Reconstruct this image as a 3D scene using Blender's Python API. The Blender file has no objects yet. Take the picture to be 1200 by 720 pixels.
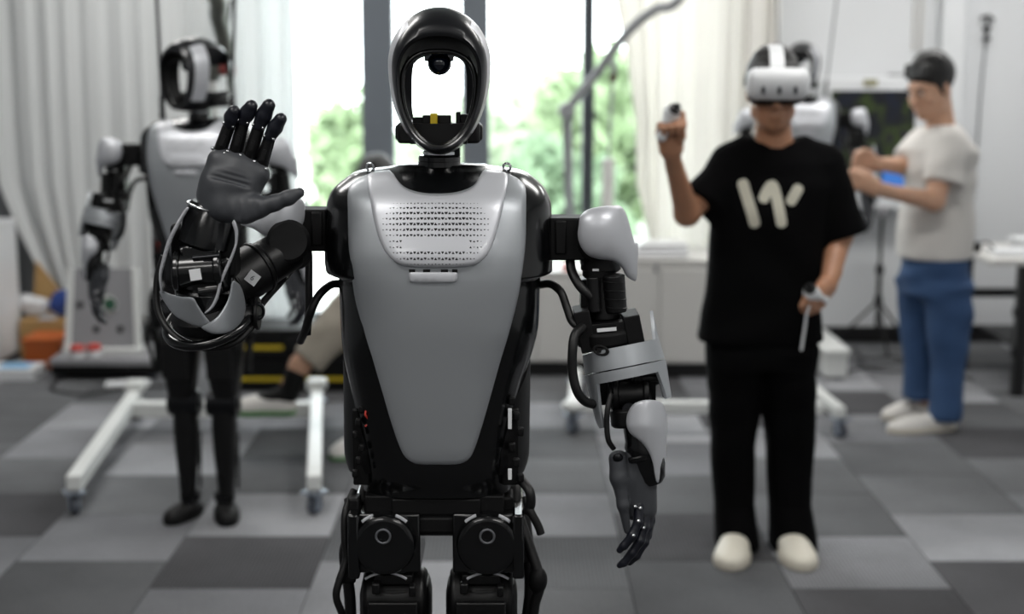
import bpy, bmesh, math, random
import numpy as np
from mathutils import Vector, Matrix, noise
from mathutils.geometry import delaunay_2d_cdt
from mathutils.bvhtree import BVHTree

random.seed(7); RNG = np.random.default_rng(7)
SC = bpy.context.scene
COL = SC.collection
R = math.radians
def srgb(h, a=1.0):
    c = [int(h[i:i+2], 16)/255 for i in (0, 2, 4)]
    return tuple((x/12.92 if x <= .04045 else ((x+.055)/1.055)**2.4) for x in c) + (a,)

# ------------------------------------------------------------------ camera
CAM_H = 1.60; PITCH = R(9.54); FPX = 50/36*1200
cam = bpy.data.cameras.new('camera'); cam.lens = 50; cam.sensor_width = 36
cam.clip_end = 200
cam.dof.use_dof = True; cam.dof.focus_distance = 2.42; cam.dof.aperture_fstop = 2.3
co = bpy.data.objects.new('camera', cam); COL.objects.link(co)
co.location = (0, 0, CAM_H); co.rotation_euler = (R(90)-PITCH, 0, 0)
SC.camera = co

# ------------------------------------------------------------------ world, sun, lamps, exposure
SC.view_settings.view_transform = 'Standard'
SC.view_settings.look = 'None'; SC.view_settings.gamma = 1; SC.view_settings.exposure = 0.0
SC.view_settings.use_curve_mapping = False
wd = bpy.data.worlds.new('overcast_sky'); SC.world = wd; wd.use_nodes = True
bg = wd.node_tree.nodes['Background']
bg.inputs[0].default_value = (0.93, 0.97, 1.0, 1); bg.inputs[1].default_value = 8.0
sun = bpy.data.lights.new('sun', 'SUN'); sun.energy = 6.0; sun.angle = R(4); sun.color = (1, .97, .9)
so = bpy.data.objects.new('sun', sun); COL.objects.link(so); so.rotation_euler = (R(38), R(-12), 0)
CEIL = 3.0
LAMPS = [(-1.9, 6.9, 34), (0.5, 6.9, 26), (2.4, 6.9, 34), (-1.5, 4.1, 26), (1.3, 4.1, 26), (-1.3, 1.3, 26), (1.3, 1.3, 30), (-1.3, -1.2, 30), (1.3, -1.2, 34)]  # the row behind the camera is added to brighten the front robot
for i, (x, y, e) in enumerate(LAMPS):
    l = bpy.data.lights.new('panel_light', 'AREA'); l.shape = 'RECTANGLE'; l.size = 1.15; l.size_y = .55
    l.energy = e; l.color = (1, .985, .96)
    o = bpy.data.objects.new('panel_light', l); COL.objects.link(o); o.location = (x, y, CEIL-.055)

def w(px, py, Y):
    a = (px-600)/FPX; v = (py-360)/FPX
    dy = math.cos(PITCH)-v*math.sin(PITCH); dz = -math.sin(PITCH)-v*math.cos(PITCH)
    t = Y/dy
    return Vector((a*t, Y, CAM_H+dz*t))
def wground(px, py, z=0.0):
    v = (py-360)/FPX
    dy = math.cos(PITCH)-v*math.sin(PITCH); dz = -math.sin(PITCH)-v*math.cos(PITCH)
    return w(px, py, (z-CAM_H)/dz*dy)

# ------------------------------------------------------------------ materials
def newmat(name):
    m = bpy.data.materials.new(name); m.use_nodes = True
    return m, m.node_tree, m.node_tree.nodes['Principled BSDF']
def mat(name, col, rough=.5, metal=0., coat=0., bump=0., bscale=200., vary=0., vscale=6., spec=.5, sheen=0.):
    m, nt, b = newmat(name)
    c = srgb(col) if isinstance(col, str) else col
    b.inputs['Base Color'].default_value = c
    b.inputs['Roughness'].default_value = rough; b.inputs['Metallic'].default_value = metal
    b.inputs['Coat Weight'].default_value = coat; b.inputs['Coat Roughness'].default_value = .08
    b.inputs['Specular IOR Level'].default_value = spec
    b.inputs['Sheen Weight'].default_value = sheen
    if bump or vary:
        tc = nt.nodes.new('ShaderNodeTexCoord')
        if vary:
            n = nt.nodes.new('ShaderNodeTexNoise'); n.inputs['Scale'].default_value = vscale; n.inputs['Detail'].default_value = 5
            nt.links.new(tc.outputs['Object'], n.inputs['Vector'])
            mx = nt.nodes.new('ShaderNodeMix'); mx.data_type = 'RGBA'
            mx.inputs[6].default_value = tuple(x*(1-vary) for x in c[:3])+(1,)
            mx.inputs[7].default_value = tuple(min(1, x*(1+vary)) for x in c[:3])+(1,)
            nt.links.new(n.outputs['Fac'], mx.inputs[0]); nt.links.new(mx.outputs[2], b.inputs['Base Color'])
        if bump:
            n = nt.nodes.new('ShaderNodeTexNoise'); n.inputs['Scale'].default_value = bscale; n.inputs['Detail'].default_value = 3
            nt.links.new(tc.outputs['Object'], n.inputs['Vector'])
            bp = nt.nodes.new('ShaderNodeBump'); bp.inputs['Strength'].default_value = bump; bp.inputs['Distance'].default_value = .002
            nt.links.new(n.outputs['Fac'], bp.inputs['Height']); nt.links.new(bp.outputs[0], b.inputs['Normal'])
    return m
def emis(name, col, s):
    m, nt, b = newmat(name); b.inputs['Base Color'].default_value = (0, 0, 0, 1)
    b.inputs['Emission Color'].default_value = srgb(col); b.inputs['Emission Strength'].default_value = s
    return m

BLACK = mat('gloss_black_plastic', '070809', .22, 0, .3, .02, 300)
SATIN = mat('satin_black_plastic', '060607', .42, 0, 0, .05, 500, spec=.35)
MATTE = mat('matte_black', '050506', .6, 0, 0, .1, 300, spec=.25)
DMETAL = mat('dark_anodised_metal', '1b1c1f', .3, .7, 0, .03, 300)
SILVER = mat('silver_paint', 'a4a8ac', .44, .55, .15, .015, 900)
WSILVER = mat('pearl_silver_paint', 'c8cacf', .42, .35, .2, .01, 900)
CHROME = mat('polished_steel', 'c8cacc', .18, 1.0)
GLOVE = mat('dark_grey_rubber', '3a3c40', .5, 0, 0, .12, 700)
TIP = mat('blue_black_rubber', '14161f', .36, 0, 0, .05, 600)
CABLE = mat('cable_sheath', '0b0b0c', .5, 0, 0, .1, 900)
WHITE = mat('white_plastic', 'dcdee0', .4, 0, 0, .02, 300)
YELLOW = mat('yellow_tape', 'd0b51e', .5, 0, 0, .02, 300)
LENS = mat('lens_glass', '0a1322', .06, 0, 1.0)
HOLE = mat('dark_hole', '050506', .8)
RED = mat('red_plastic', 'c03a30', .5, 0, 0, .02, 200)
RINGM = mat('grey_ring_metal', '6a6c70', .4, .5)
INK = mat('grey_ink', '55585c', .6)

# ------------------------------------------------------------------ mesh builder
def spline(pts, n=6, closed=True):
    P = [Vector(p) for p in pts]; N = len(P); out = []
    rng = range(N) if closed else range(N-1)
    for i in rng:
        if closed: a, b, c, d = P[(i-1) % N], P[i], P[(i+1) % N], P[(i+2) % N]
        else: a, b, c, d = P[max(i-1, 0)], P[i], P[i+1], P[min(i+2, N-1)]
        for k in range(n):
            t = k/n
            out.append(.5*((2*b)+(-a+c)*t+(2*a-5*b+4*c-d)*t*t+(-a+3*b-3*c+d)*t**3))
    if not closed: out.append(P[-1].copy())
    return out
def lin(x, tab):
    if x <= tab[0][0]: return tab[0][1]
    for (a, b), (c, d) in zip(tab, tab[1:]):
        if x <= c: return b+(d-b)*(x-a)/(c-a) if c > a else d
    return tab[-1][1]
def smooth(x, tab):
    if x <= tab[0][0]: return tab[0][1]
    for (a, b), (c, d) in zip(tab, tab[1:]):
        if x <= c:
            t = (x-a)/(c-a); t = t*t*(3-2*t); return b+(d-b)*t
    return tab[-1][1]

class MB:
    def __init__(s): s.v = []; s.f = []; s.m = []
    def add(s, vs, fs, mi=0):
        o = len(s.v); s.v += [tuple(x) for x in vs]; s.f += [tuple(o+i for i in f) for f in fs]; s.m += [mi]*len(fs); return s
    def box(s, c, d, rot=None, mi=0, taper=1.0):
        h = [x/2 for x in d]; vs = []
        for sz in (-1, 1):
            k = taper if sz > 0 else 1
            for sx, sy in ((-1, -1), (1, -1), (1, 1), (-1, 1)):
                p = Vector((sx*h[0]*k, sy*h[1]*k, sz*h[2]))
                if rot is not None: p = rot @ p
                vs.append(p+Vector(c))
        return s.add(vs, [(3, 2, 1, 0), (4, 5, 6, 7), (0, 1, 5, 4), (1, 2, 6, 5), (2, 3, 7, 6), (3, 0, 4, 7)], mi)
    def rings(s, rs, cap0=True, cap1=True, mi=0, loop=False):
        n = len(rs[0]); vs = [p for r in rs for p in r]; fs = []
        K = len(rs)
        for k in range(K if loop else K-1):
            a = k*n; b = ((k+1) % K)*n
            for i in range(n):
                j = (i+1) % n
                fs.append((a+i, a+j, b+j, b+i))
        if not loop:
            if cap0: fs.append(tuple(range(n-1, -1, -1)))
            if cap1: fs.append(tuple(range((K-1)*n, K*n)))
        return s.add(vs, fs, mi)
    def lathe(s, p0, axis, prof, n=24, mi=0, sx=1.0, e1=None):
        ax = Vector(axis).normalized(); p0 = Vector(p0)
        if e1 is None: e1 = Vector((1, 0, 0)) if abs(ax.x) < .9 else Vector((0, 0, 1))
        e1 = (e1-ax*e1.dot(ax)).normalized(); e2 = ax.cross(e1)
        rs = [[p0+ax*t+e1*(r*sx*math.cos(2*math.pi*i/n))+e2*(r*math.sin(2*math.pi*i/n)) for i in range(n)] for r, t in prof]
        return s.rings(rs, mi=mi)
    def cyl(s, p0, p1, r0, r1=None, n=20, mi=0, ch=.0):
        p0 = Vector(p0); p1 = Vector(p1); d = p1-p0; Ln = d.length
        r1 = r0 if r1 is None else r1
        c = ch or min(.12*min(r0, r1), Ln*.2)
        return s.lathe(p0, d, [(r0-c, 0), (r0, c), (r1, Ln-c), (r1-c, Ln)], n, mi)
    def tube(s, pts, r, n=10, mi=0):
        P = [Vector(p) for p in pts]; K = len(P); rs = []
        rr = r if isinstance(r, (list, tuple)) else [r]*K
        up = None
        for i in range(K):
            t = (P[min(i+1, K-1)]-P[max(i-1, 0)]).normalized()
            if up is None:
                up = Vector((0, 0, 1)) if abs(t.z) < .8 else Vector((1, 0, 0))
            e1 = (up-t*up.dot(t)).normalized(); e2 = t.cross(e1); up = e1
            rs.append([P[i]+(e1*math.cos(2*math.pi*k/n)+e2*math.sin(2*math.pi*k/n))*rr[i] for k in range(n)])
        return s.rings(rs, mi=mi)
    def stube(s, pts, r, n=10, sub=6, mi=0): return s.tube(spline(pts, sub, False), r, n, mi)
    def torus(s, c, axis, Rr, r, n=28, m=10, mi=0, sx=1.0, a0=0, a1=360):
        ax = Vector(axis).normalized(); c = Vector(c)
        e1 = Vector((1, 0, 0)) if abs(ax.x) < .9 else Vector((0, 0, 1))
        e1 = (e1-ax*e1.dot(ax)).normalized(); e2 = ax.cross(e1); rs = []
        full = abs(a1-a0) >= 360
        for i in range(n if full else n+1):
            a = R(a0+(a1-a0)*i/n); d = e1*math.cos(a)*sx+e2*math.sin(a)
            rs.append([c+d*(Rr+r*math.cos(2*math.pi*k/m))+ax*(r*math.sin(2*math.pi*k/m)) for k in range(m)])
        return s.rings(rs, mi=mi, loop=full)
    def sphere(s, c, rad, n=18, m=12, mi=0, rot=None):
        rad = (rad,)*3 if not isinstance(rad, (tuple, list)) else rad
        rs = []
        for k in range(m+1):
            t = math.pi*k/m; q = max(math.sin(t), .02)
            r = []
            for i in range(n):
                p = Vector((rad[0]*q*math.cos(2*math.pi*i/n), rad[1]*q*math.sin(2*math.pi*i/n), -rad[2]*math.cos(t)))
                if rot is not None: p = rot @ p
                r.append(p+Vector(c))
            rs.append(r)
        return s.rings(rs, mi=mi)
    def plate(s, outline, depth, thick, L, rnd=0., rpx=0., sp=6., dome=0., dpx=1., mi=0, n=6, closed_spline=True):
        """a curved plate: a 2D outline, a depth for each point of it, rounded edges, a thickness"""
        pts = spline([(p[0], p[1], 0) for p in outline], n) if closed_spline else [Vector((p[0], p[1], 0)) for p in outline]
        B = [Vector((p.x, p.y)) for p in pts]; nb = len(B)
        area = sum(B[i].x*B[(i+1) % nb].y-B[(i+1) % nb].x*B[i].y for i in range(nb))
        if area < 0: B.reverse()
        Bn = np.array([(p.x, p.y) for p in B])
        d = np.roll(Bn, -1, 0)-Bn
        def dist(q):
            ap = q-Bn; t = np.clip((ap*d).sum(1)/((d*d).sum(1)+1e-12), 0, 1)
            return float(np.sqrt((((ap-d*t[:, None])**2).sum(1)).min()))
        def inside(q):
            x, y = q; c = False
            for i in range(nb):
                a = Bn[i]; b = Bn[(i+1) % nb]
                if (a[1] > y) != (b[1] > y) and x < (b[0]-a[0])*(y-a[1])/(b[1]-a[1])+a[0]: c = not c
            return c
        inner = []
        offs = [rpx*q for q in (.12, .45, 1.0)] if rpx else []
        for off in offs:
            for i in range(nb):
                t = (Bn[(i+1) % nb]-Bn[i-1]); t = t/(np.hypot(*t)+1e-9)
                q = Bn[i]+np.array((-t[1], t[0]))*off
                if inside(q) and abs(dist(q)-off) < off*.25: inner.append(q)
        lo = Bn.min(0); hi = Bn.max(0); mind = (rpx*1.0 if rpx else 0)+sp*.55
        y = lo[1]+sp/2; k = 0
        while y < hi[1]:
            x = lo[0]+sp/2+(sp/2 if k % 2 else 0)
            while x < hi[0]:
                q = np.array((x, y))
                if inside(q) and dist(q) > mind: inner.append(q)
                x += sp
            y += sp; k += 1
        allp = [Vector(p) for p in Bn]+[Vector(p) for p in inner]
        ov, oe, of, *_ = delaunay_2d_cdt(allp, [(i, (i+1) % nb) for i in range(nb)], [], 1, 1e-4)
        fr = []; bk = []
        for q in ov:
            dd = dist(np.array((q.x, q.y))); z = depth(q.x, q.y)
            if rpx and dd < rpx: z += rnd*(1-math.sqrt(max(0, 1-(1-dd/rpx)**2)))
            if dome: z -= dome*math.sqrt(max(0, 1-(1-min(dd/dpx, 1))**2))
            fr.append(L(q.x, q.y, z)); bk.append(L(q.x, q.y, max(z, depth(q.x, q.y)-dome*.9)+thick) if thick < .5 else L(q.x, q.y, thick))
        K = len(ov); fs = []
        cnt = {}
        for f in of:
            a = sum(ov[f[i]].x*ov[f[(i+1) % len(f)]].y-ov[f[(i+1) % len(f)]].x*ov[f[i]].y for i in range(len(f)))
            g = list(f) if a < 0 else list(reversed(f))
            g = list(reversed(g))
            fs.append(tuple(g)); fs.append(tuple(K+i for i in reversed(g)))
            for i in range(len(g)):
                e = (g[i], g[(i+1) % len(g)]); cnt[e] = cnt.get(e, 0)+1
        for (a, b) in list(cnt):
            if (b, a) not in cnt: fs.append((b, a, K+a, K+b))
        return s.add(fr+bk, fs, mi)
    def sleeve(s, A, B, rx, ry, top, bot, th, n=64, nv=10, rf=None, a0=0, a1=360, mi=0, e1=(1, 0, 0)):
        """a thin shell round the axis A>B; top(angle) and bot(angle) bound it; 90 degrees is the side facing -Y"""
        A = Vector(A); B = Vector(B); ax = (B-A); Ln = ax.length; u = ax.normalized()
        e1 = Vector(e1); e1 = (e1-u*e1.dot(u)).normalized(); e2 = u.cross(e1)
        if e2.y > 0: e2 = -e2
        full = abs(a1-a0) >= 360; cols = n if full else n+1
        vs = []
        for k in range(2):
            for i in range(cols):
                a = a0+(a1-a0)*i/n; tt = top(a % 360); tb = bot(a % 360)
                for j in range(nv+1):
                    t = tt+(tb-tt)*j/nv
                    q = (rf(t) if rf else 1.0); rr = (rx*q-k*th, ry*q-k*th)
                    vs.append(A+ax*t+e1*(rr[0]*math.cos(R(a)))+e2*(rr[1]*math.sin(R(a))))
        fs = []; W = nv+1; K = cols*W
        for i in range(n):
            i2 = (i+1) % cols
            for j in range(nv):
                q = (i*W+j, i*W+j+1, i2*W+j+1, i2*W+j)
                fs.append(q); fs.append(tuple(K+x for x in reversed(q)))
            fs.append((i*W, i2*W, K+i2*W, K+i*W)); fs.append((i2*W+nv, i*W+nv, K+i*W+nv, K+i2*W+nv))
        if not full:
            for j in range(nv):
                fs.append((j+1, j, K+j, K+j+1)); e = n*W
                fs.append((e+j, e+j+1, K+e+j+1, K+e+j))
        return s.add(vs, fs, mi)
    def build(s, name, mats, parent=None, smooth=True, angle=38, bev=0., mirror=False, seg=2):
        me = bpy.data.meshes.new(name)
        vs = [(-x, y, z) for x, y, z in s.v] if mirror else s.v
        me.from_pydata(vs, [], s.f)
        mats = mats if isinstance(mats, (list, tuple)) else [mats]
        for m in mats: me.materials.append(m)
        me.polygons.foreach_set('material_index', s.m)
        bm = bmesh.new(); bm.from_mesh(me)
        bmesh.ops.recalc_face_normals(bm, faces=bm.faces); bm.to_mesh(me); bm.free()
        if smooth:
            me.polygons.foreach_set('use_smooth', [True]*len(me.polygons))
            me.set_sharp_from_angle(angle=R(angle))
        me.update()
        o = bpy.data.objects.new(name, me); COL.objects.link(o)
        if parent is not None: o.parent = parent
        if bev:
            b = o.modifiers.new('bevel', 'BEVEL'); b.width = bev; b.segments = seg; b.limit_method = 'ANGLE'; b.angle_limit = R(40)
        return o

def thing(name, label, cat, loc=(0, 0, 0), rz=0., group=None):
    o = bpy.data.objects.new(name, None); COL.objects.link(o); o.empty_display_size = .1
    o.location = loc; o.rotation_euler = (0, 0, rz); o['label'] = label; o['category'] = cat
    if group: o['group'] = group
    return o
def tag(o, label, cat, group=None):
    o['label'] = label; o['category'] = cat
    if group: o['group'] = group
    return o
def struct(o): o['kind'] = 'structure'; return o
def copy_tree(o, parent=None):
    c = o.copy(); COL.objects.link(c)
    if parent is not None: c.parent = parent
    for ch in list(o.children): copy_tree(ch, c)
    return c

# ------------------------------------------------------------------ implicit surfaces (bodies, cloth, hands)
class SDF:
    def __init__(s): s.ops = []
    def cone(s, p0, p1, r0, r1=None, k=.02, sub=False, flat=(1, 1, 1)):
        p0 = np.array(p0, float); p1 = np.array(p1, float); r1 = r0 if r1 is None else r1; d = p1-p0; L2 = max(d@d, 1e-12)
        def f(X, Y, Z):
            ax, ay, az = X-p0[0], Y-p0[1], Z-p0[2]
            t = np.clip((ax*d[0]+ay*d[1]+az*d[2])/L2, 0, 1)
            return np.sqrt((ax-t*d[0])**2+(ay-t*d[1])**2+(az-t*d[2])**2)-(r0+t*(r1-r0))
        m = max(r0, r1); s.ops.append((f, np.minimum(p0, p1)-m, np.maximum(p0, p1)+m, k, sub)); return s
    def chain(s, pts, rs, k=.02):
        for a, b, c, d in zip(pts, pts[1:], rs, rs[1:]): s.cone(a, b, c, d, k)
        return s
    def cutcone(s, p0, p1, r0, r1, k=.02, e=(1, 1)):
        """a cone with a flat far end"""
        p0 = np.array(p0, float); p1 = np.array(p1, float); d = p1-p0; Ln = math.sqrt(d@d); u = d/Ln
        def f(X, Y, Z):
            ax, ay, az = X-p0[0], Y-p0[1], Z-p0[2]
            tt = (ax*u[0]+ay*u[1]+az*u[2]); t = np.clip(tt/Ln, 0, 1.3)
            q = np.sqrt((ax-t*d[0])**2+(ay-t*d[1])**2+(az-t*d[2])**2)-(r0+t*(r1-r0))
            return np.maximum(q, tt-Ln)
        m = max(r0, r1)*1.3; s.ops.append((f, np.minimum(p0, p1)-m, np.maximum(p0, p1)+m, k, False)); return s
    def ell(s, c, r, k=.02, rot=None, sub=False):
        c = np.array(c, float); r = np.array(r, float); M = None if rot is None else np.array(rot.inverted())
        def f(X, Y, Z):
            x, y, z = X-c[0], Y-c[1], Z-c[2]
            if M is not None: x, y, z = (M[i][0]*x+M[i][1]*y+M[i][2]*z for i in range(3))
            k0 = np.sqrt((x/r[0])**2+(y/r[1])**2+(z/r[2])**2)
            k1 = np.sqrt((x/r[0]**2)**2+(y/r[1]**2)**2+(z/r[2]**2)**2)+1e-9
            return k0*(k0-1)/k1
        m = max(r); s.ops.append((f, c-m, c+m, k, sub)); return s
    def loft(s, rows, k=.02, p=2.4):
        """rows of (z, cx, cy, half width, half depth)"""
        rows = sorted(rows); T = np.array(rows, float)
        def f(X, Y, Z):
            z = Z.ravel()[None, :] if Z.ndim == 3 else Z
            zz = Z
            cx, cy, a, b = (np.interp(zz, T[:, 0], T[:, i]) for i in (1, 2, 3, 4))
            q = (np.abs((X-cx)/a)**p+np.abs((Y-cy)/b)**p)**(1/p)
            f0 = (q-1)*np.minimum(a, b)
            return np.maximum(f0, np.maximum(T[0, 0]-zz, zz-T[-1, 0]))
        lo = np.array([(T[:, 1]-T[:, 3]).min(), (T[:, 2]-T[:, 4]).min(), T[0, 0]])
        hi = np.array([(T[:, 1]+T[:, 3]).max(), (T[:, 2]+T[:, 4]).max(), T[-1, 0]])
        s.ops.append((f, lo, hi, k, False)); return s
    def rbox(s, c, h, r, rot=None, k=.01, sub=False):
        c = np.array(c, float); h = np.array(h, float); M = None if rot is None else np.array(rot.inverted())
        def f(X, Y, Z):
            x, y, z = X-c[0], Y-c[1], Z-c[2]
            if M is not None: x, y, z = (M[i][0]*x+M[i][1]*y+M[i][2]*z for i in range(3))
            qx, qy, qz = np.abs(x)-h[0]+r, np.abs(y)-h[1]+r, np.abs(z)-h[2]+r
            return np.sqrt(np.maximum(qx, 0)**2+np.maximum(qy, 0)**2+np.maximum(qz, 0)**2)+np.minimum(np.maximum(qx, np.maximum(qy, qz)), 0)-r
        m = math.sqrt(h@h); s.ops.append((f, c-m, c+m, k, sub)); return s
    def half(s, p, nrm):
        """cut away the side the normal points to"""
        p = np.array(p, float); u = np.array(nrm, float); u = u/np.sqrt(u@u)
        s.ops.append((lambda X, Y, Z: (X-p[0])*u[0]+(Y-p[1])*u[1]+(Z-p[2])*u[2], None, None, 0, 'cut')); return s
    def mesh(s, h):
        bb = [(o[1], o[2]) for o in s.ops if o[1] is not None and o[4] is False]
        lo = np.min([b[0] for b in bb], 0)-3*h; hi = np.max([b[1] for b in bb], 0)+3*h
        n = np.ceil((hi-lo)/h).astype(int)+1
        ax = [(lo[i]+h*np.arange(n[i])).astype(np.float32) for i in range(3)]
        V = np.full(n, .2, np.float32)
        for f, b0, b1, k, sub in s.ops:
            if b0 is None: i0 = np.zeros(3, int); i1 = n
            else:
                mg = k+3*h+.004
                i0 = np.clip(np.floor((b0-mg-lo)/h).astype(int), 0, n-1); i1 = np.clip(np.ceil((b1+mg-lo)/h).astype(int)+1, 1, n)
            sl = tuple(slice(a, b) for a, b in zip(i0, i1))
            X = ax[0][sl[0]][:, None, None]; Y = ax[1][sl[1]][None, :, None]; Z = ax[2][sl[2]][None, None, :]
            D = f(X, Y, Z); D = np.broadcast_to(D, V[sl].shape); v = V[sl]
            if sub == 'cut': V[sl] = np.maximum(v, D); continue
            if sub:
                D = -D
                if k > 0:
                    hh = np.maximum(k-np.abs(v-D), 0)/k; V[sl] = np.maximum(v, D)+hh*hh*k*.25
                else: V[sl] = np.maximum(v, D)
            else:
                if k > 0:
                    hh = np.maximum(k-np.abs(v-D), 0)/k; V[sl] = np.minimum(v, D)-hh*hh*k*.25
                else: V[sl] = np.minimum(v, D)
        return nets(V, lo, h)
def nets(V, lo, h):
    ins = V < 0; nx, ny, nz = V.shape
    cs = np.zeros((nx-1, ny-1, nz-1), np.int8)
    for a in (0, 1):
        for b in (0, 1):
            for c in (0, 1): cs += ins[a:nx-1+a, b:ny-1+b, c:nz-1+c]
    act = (cs > 0) & (cs < 8)
    I = np.argwhere(act); idx = np.full(cs.shape, -1, np.int64); idx[act] = np.arange(len(I))
    acc = np.zeros((len(I), 3)); cnt = np.zeros(len(I))
    corners = [(a, b, c) for a in (0, 1) for b in (0, 1) for c in (0, 1)]
    cv = {q: V[I[:, 0]+q[0], I[:, 1]+q[1], I[:, 2]+q[2]] for q in corners}
    for q in corners:
        for ax in range(3):
            if q[ax] == 0:
                r = list(q); r[ax] = 1; r = tuple(r)
                a, b = cv[q], cv[r]; m = (a < 0) != (b < 0)
                t = np.where(m, a/np.where(a-b == 0, 1, a-b), 0)
                p = np.array(q, float)[None, :].repeat(len(I), 0); p[:, ax] += t
                acc += p*m[:, None]; cnt += m
    P = (I+acc/cnt[:, None])*h+lo
    F = []
    for ax in range(3):
        o1, o2 = [(1, 2), (2, 0), (0, 1)][ax]
        sa = [slice(None)]*3; sb = [slice(None)]*3
        sa[ax] = slice(0, -1); sb[ax] = slice(1, None)
        ch = ins[tuple(sa)] != ins[tuple(sb)]
        E = np.argwhere(ch); 
        ok = (E[:, o1] > 0) & (E[:, o2] > 0) & (E[:, o1] < V.shape[o1]-1) & (E[:, o2] < V.shape[o2]-1); E = E[ok]
        s = ins[E[:, 0], E[:, 1], E[:, 2]]
        q = []
        for d1, d2 in ((-1, -1), (0, -1), (0, 0), (-1, 0)):
            c = E.copy(); c[:, o1] += d1; c[:, o2] += d2; q.append(idx[c[:, 0], c[:, 1], c[:, 2]])
        Q = np.stack(q, 1); Q[~s] = Q[~s][:, ::-1]; F.append(Q)
    return P, np.concatenate(F)
def relax(P, F, it=2, lam=.5):
    for _ in range(it):
        acc = np.zeros_like(P); c = np.zeros(len(P))
        for i in range(4):
            for j in ((i+1) % 4, (i-1) % 4):
                np.add.at(acc, F[:, i], P[F[:, j]]); np.add.at(c, F[:, i], 1)
        P = P+(acc/np.maximum(c, 1)[:, None]-P)*lam
    return P
def organic(name, sdfs, h, m, parent=None, it=2, fn=None, angle=None, origin=None):
    """one mesh out of one or more implicit surfaces; h is the voxel for each"""
    sdfs = sdfs if isinstance(sdfs, list) else [(sdfs, h)]
    Ps = []; Fs = []; o = 0
    for sd, hh in sdfs:
        P, F = sd.mesh(hh); P = relax(P, F, it)
        Ps.append(P); Fs.append(F+o); o += len(P)
    P = np.concatenate(Ps); F = np.concatenate(Fs)
    if fn: P = fn(P)
    if origin is not None: P = P-np.array(origin)
    me = bpy.data.meshes.new(name)
    me.vertices.add(len(P)); me.vertices.foreach_set('co', P.astype(np.float32).ravel())
    me.loops.add(F.size); me.loops.foreach_set('vertex_index', F.ravel().astype(np.int32))
    me.polygons.add(len(F)); me.polygons.foreach_set('loop_start', np.arange(0, F.size, 4, dtype=np.int32))
    me.update(calc_edges=True)
    me.polygons.foreach_set('use_smooth', [True]*len(F))
    if angle: me.set_sharp_from_angle(angle=R(angle))
    for mm in (m if isinstance(m, list) else [m]): me.materials.append(mm)
    me.validate()
    ob = bpy.data.objects.new(name, me); COL.objects.link(ob)
    if parent is not None: ob.parent = parent
    return ob
# ================================================================== THE SETTING
WALL_Y = 8.30; XL, XR, YF = -3.7, 3.35, -2.6
wallm = mat('white_wall_paint', 'd6d8da', .7, 0, 0, .15, 60, .03, 2)
greym = mat('grey_wall_paint', '8b8d90', .75, 0, 0, .15, 60, .03, 2)
ceilm = mat('ceiling_tile_white', 'cfd0d0', .8, 0, 0, .2, 80)
frontm = mat('far_room_paint', '9a9b9d', .8, 0, 0, .1, 60)
blackskirt = mat('black_skirting', '0e0e10', .5, 0, 0, .05, 100)

fm = mat('floor_screed', '3a3a3c', .9, 0, 0, .2, 40)
b = MB(); b.box(((XL+XR)/2, (YF+WALL_Y)/2, -.05), (XR-XL+.4, WALL_Y-YF+.4, .08)); floor = struct(b.build('floor', fm, smooth=False))

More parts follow.
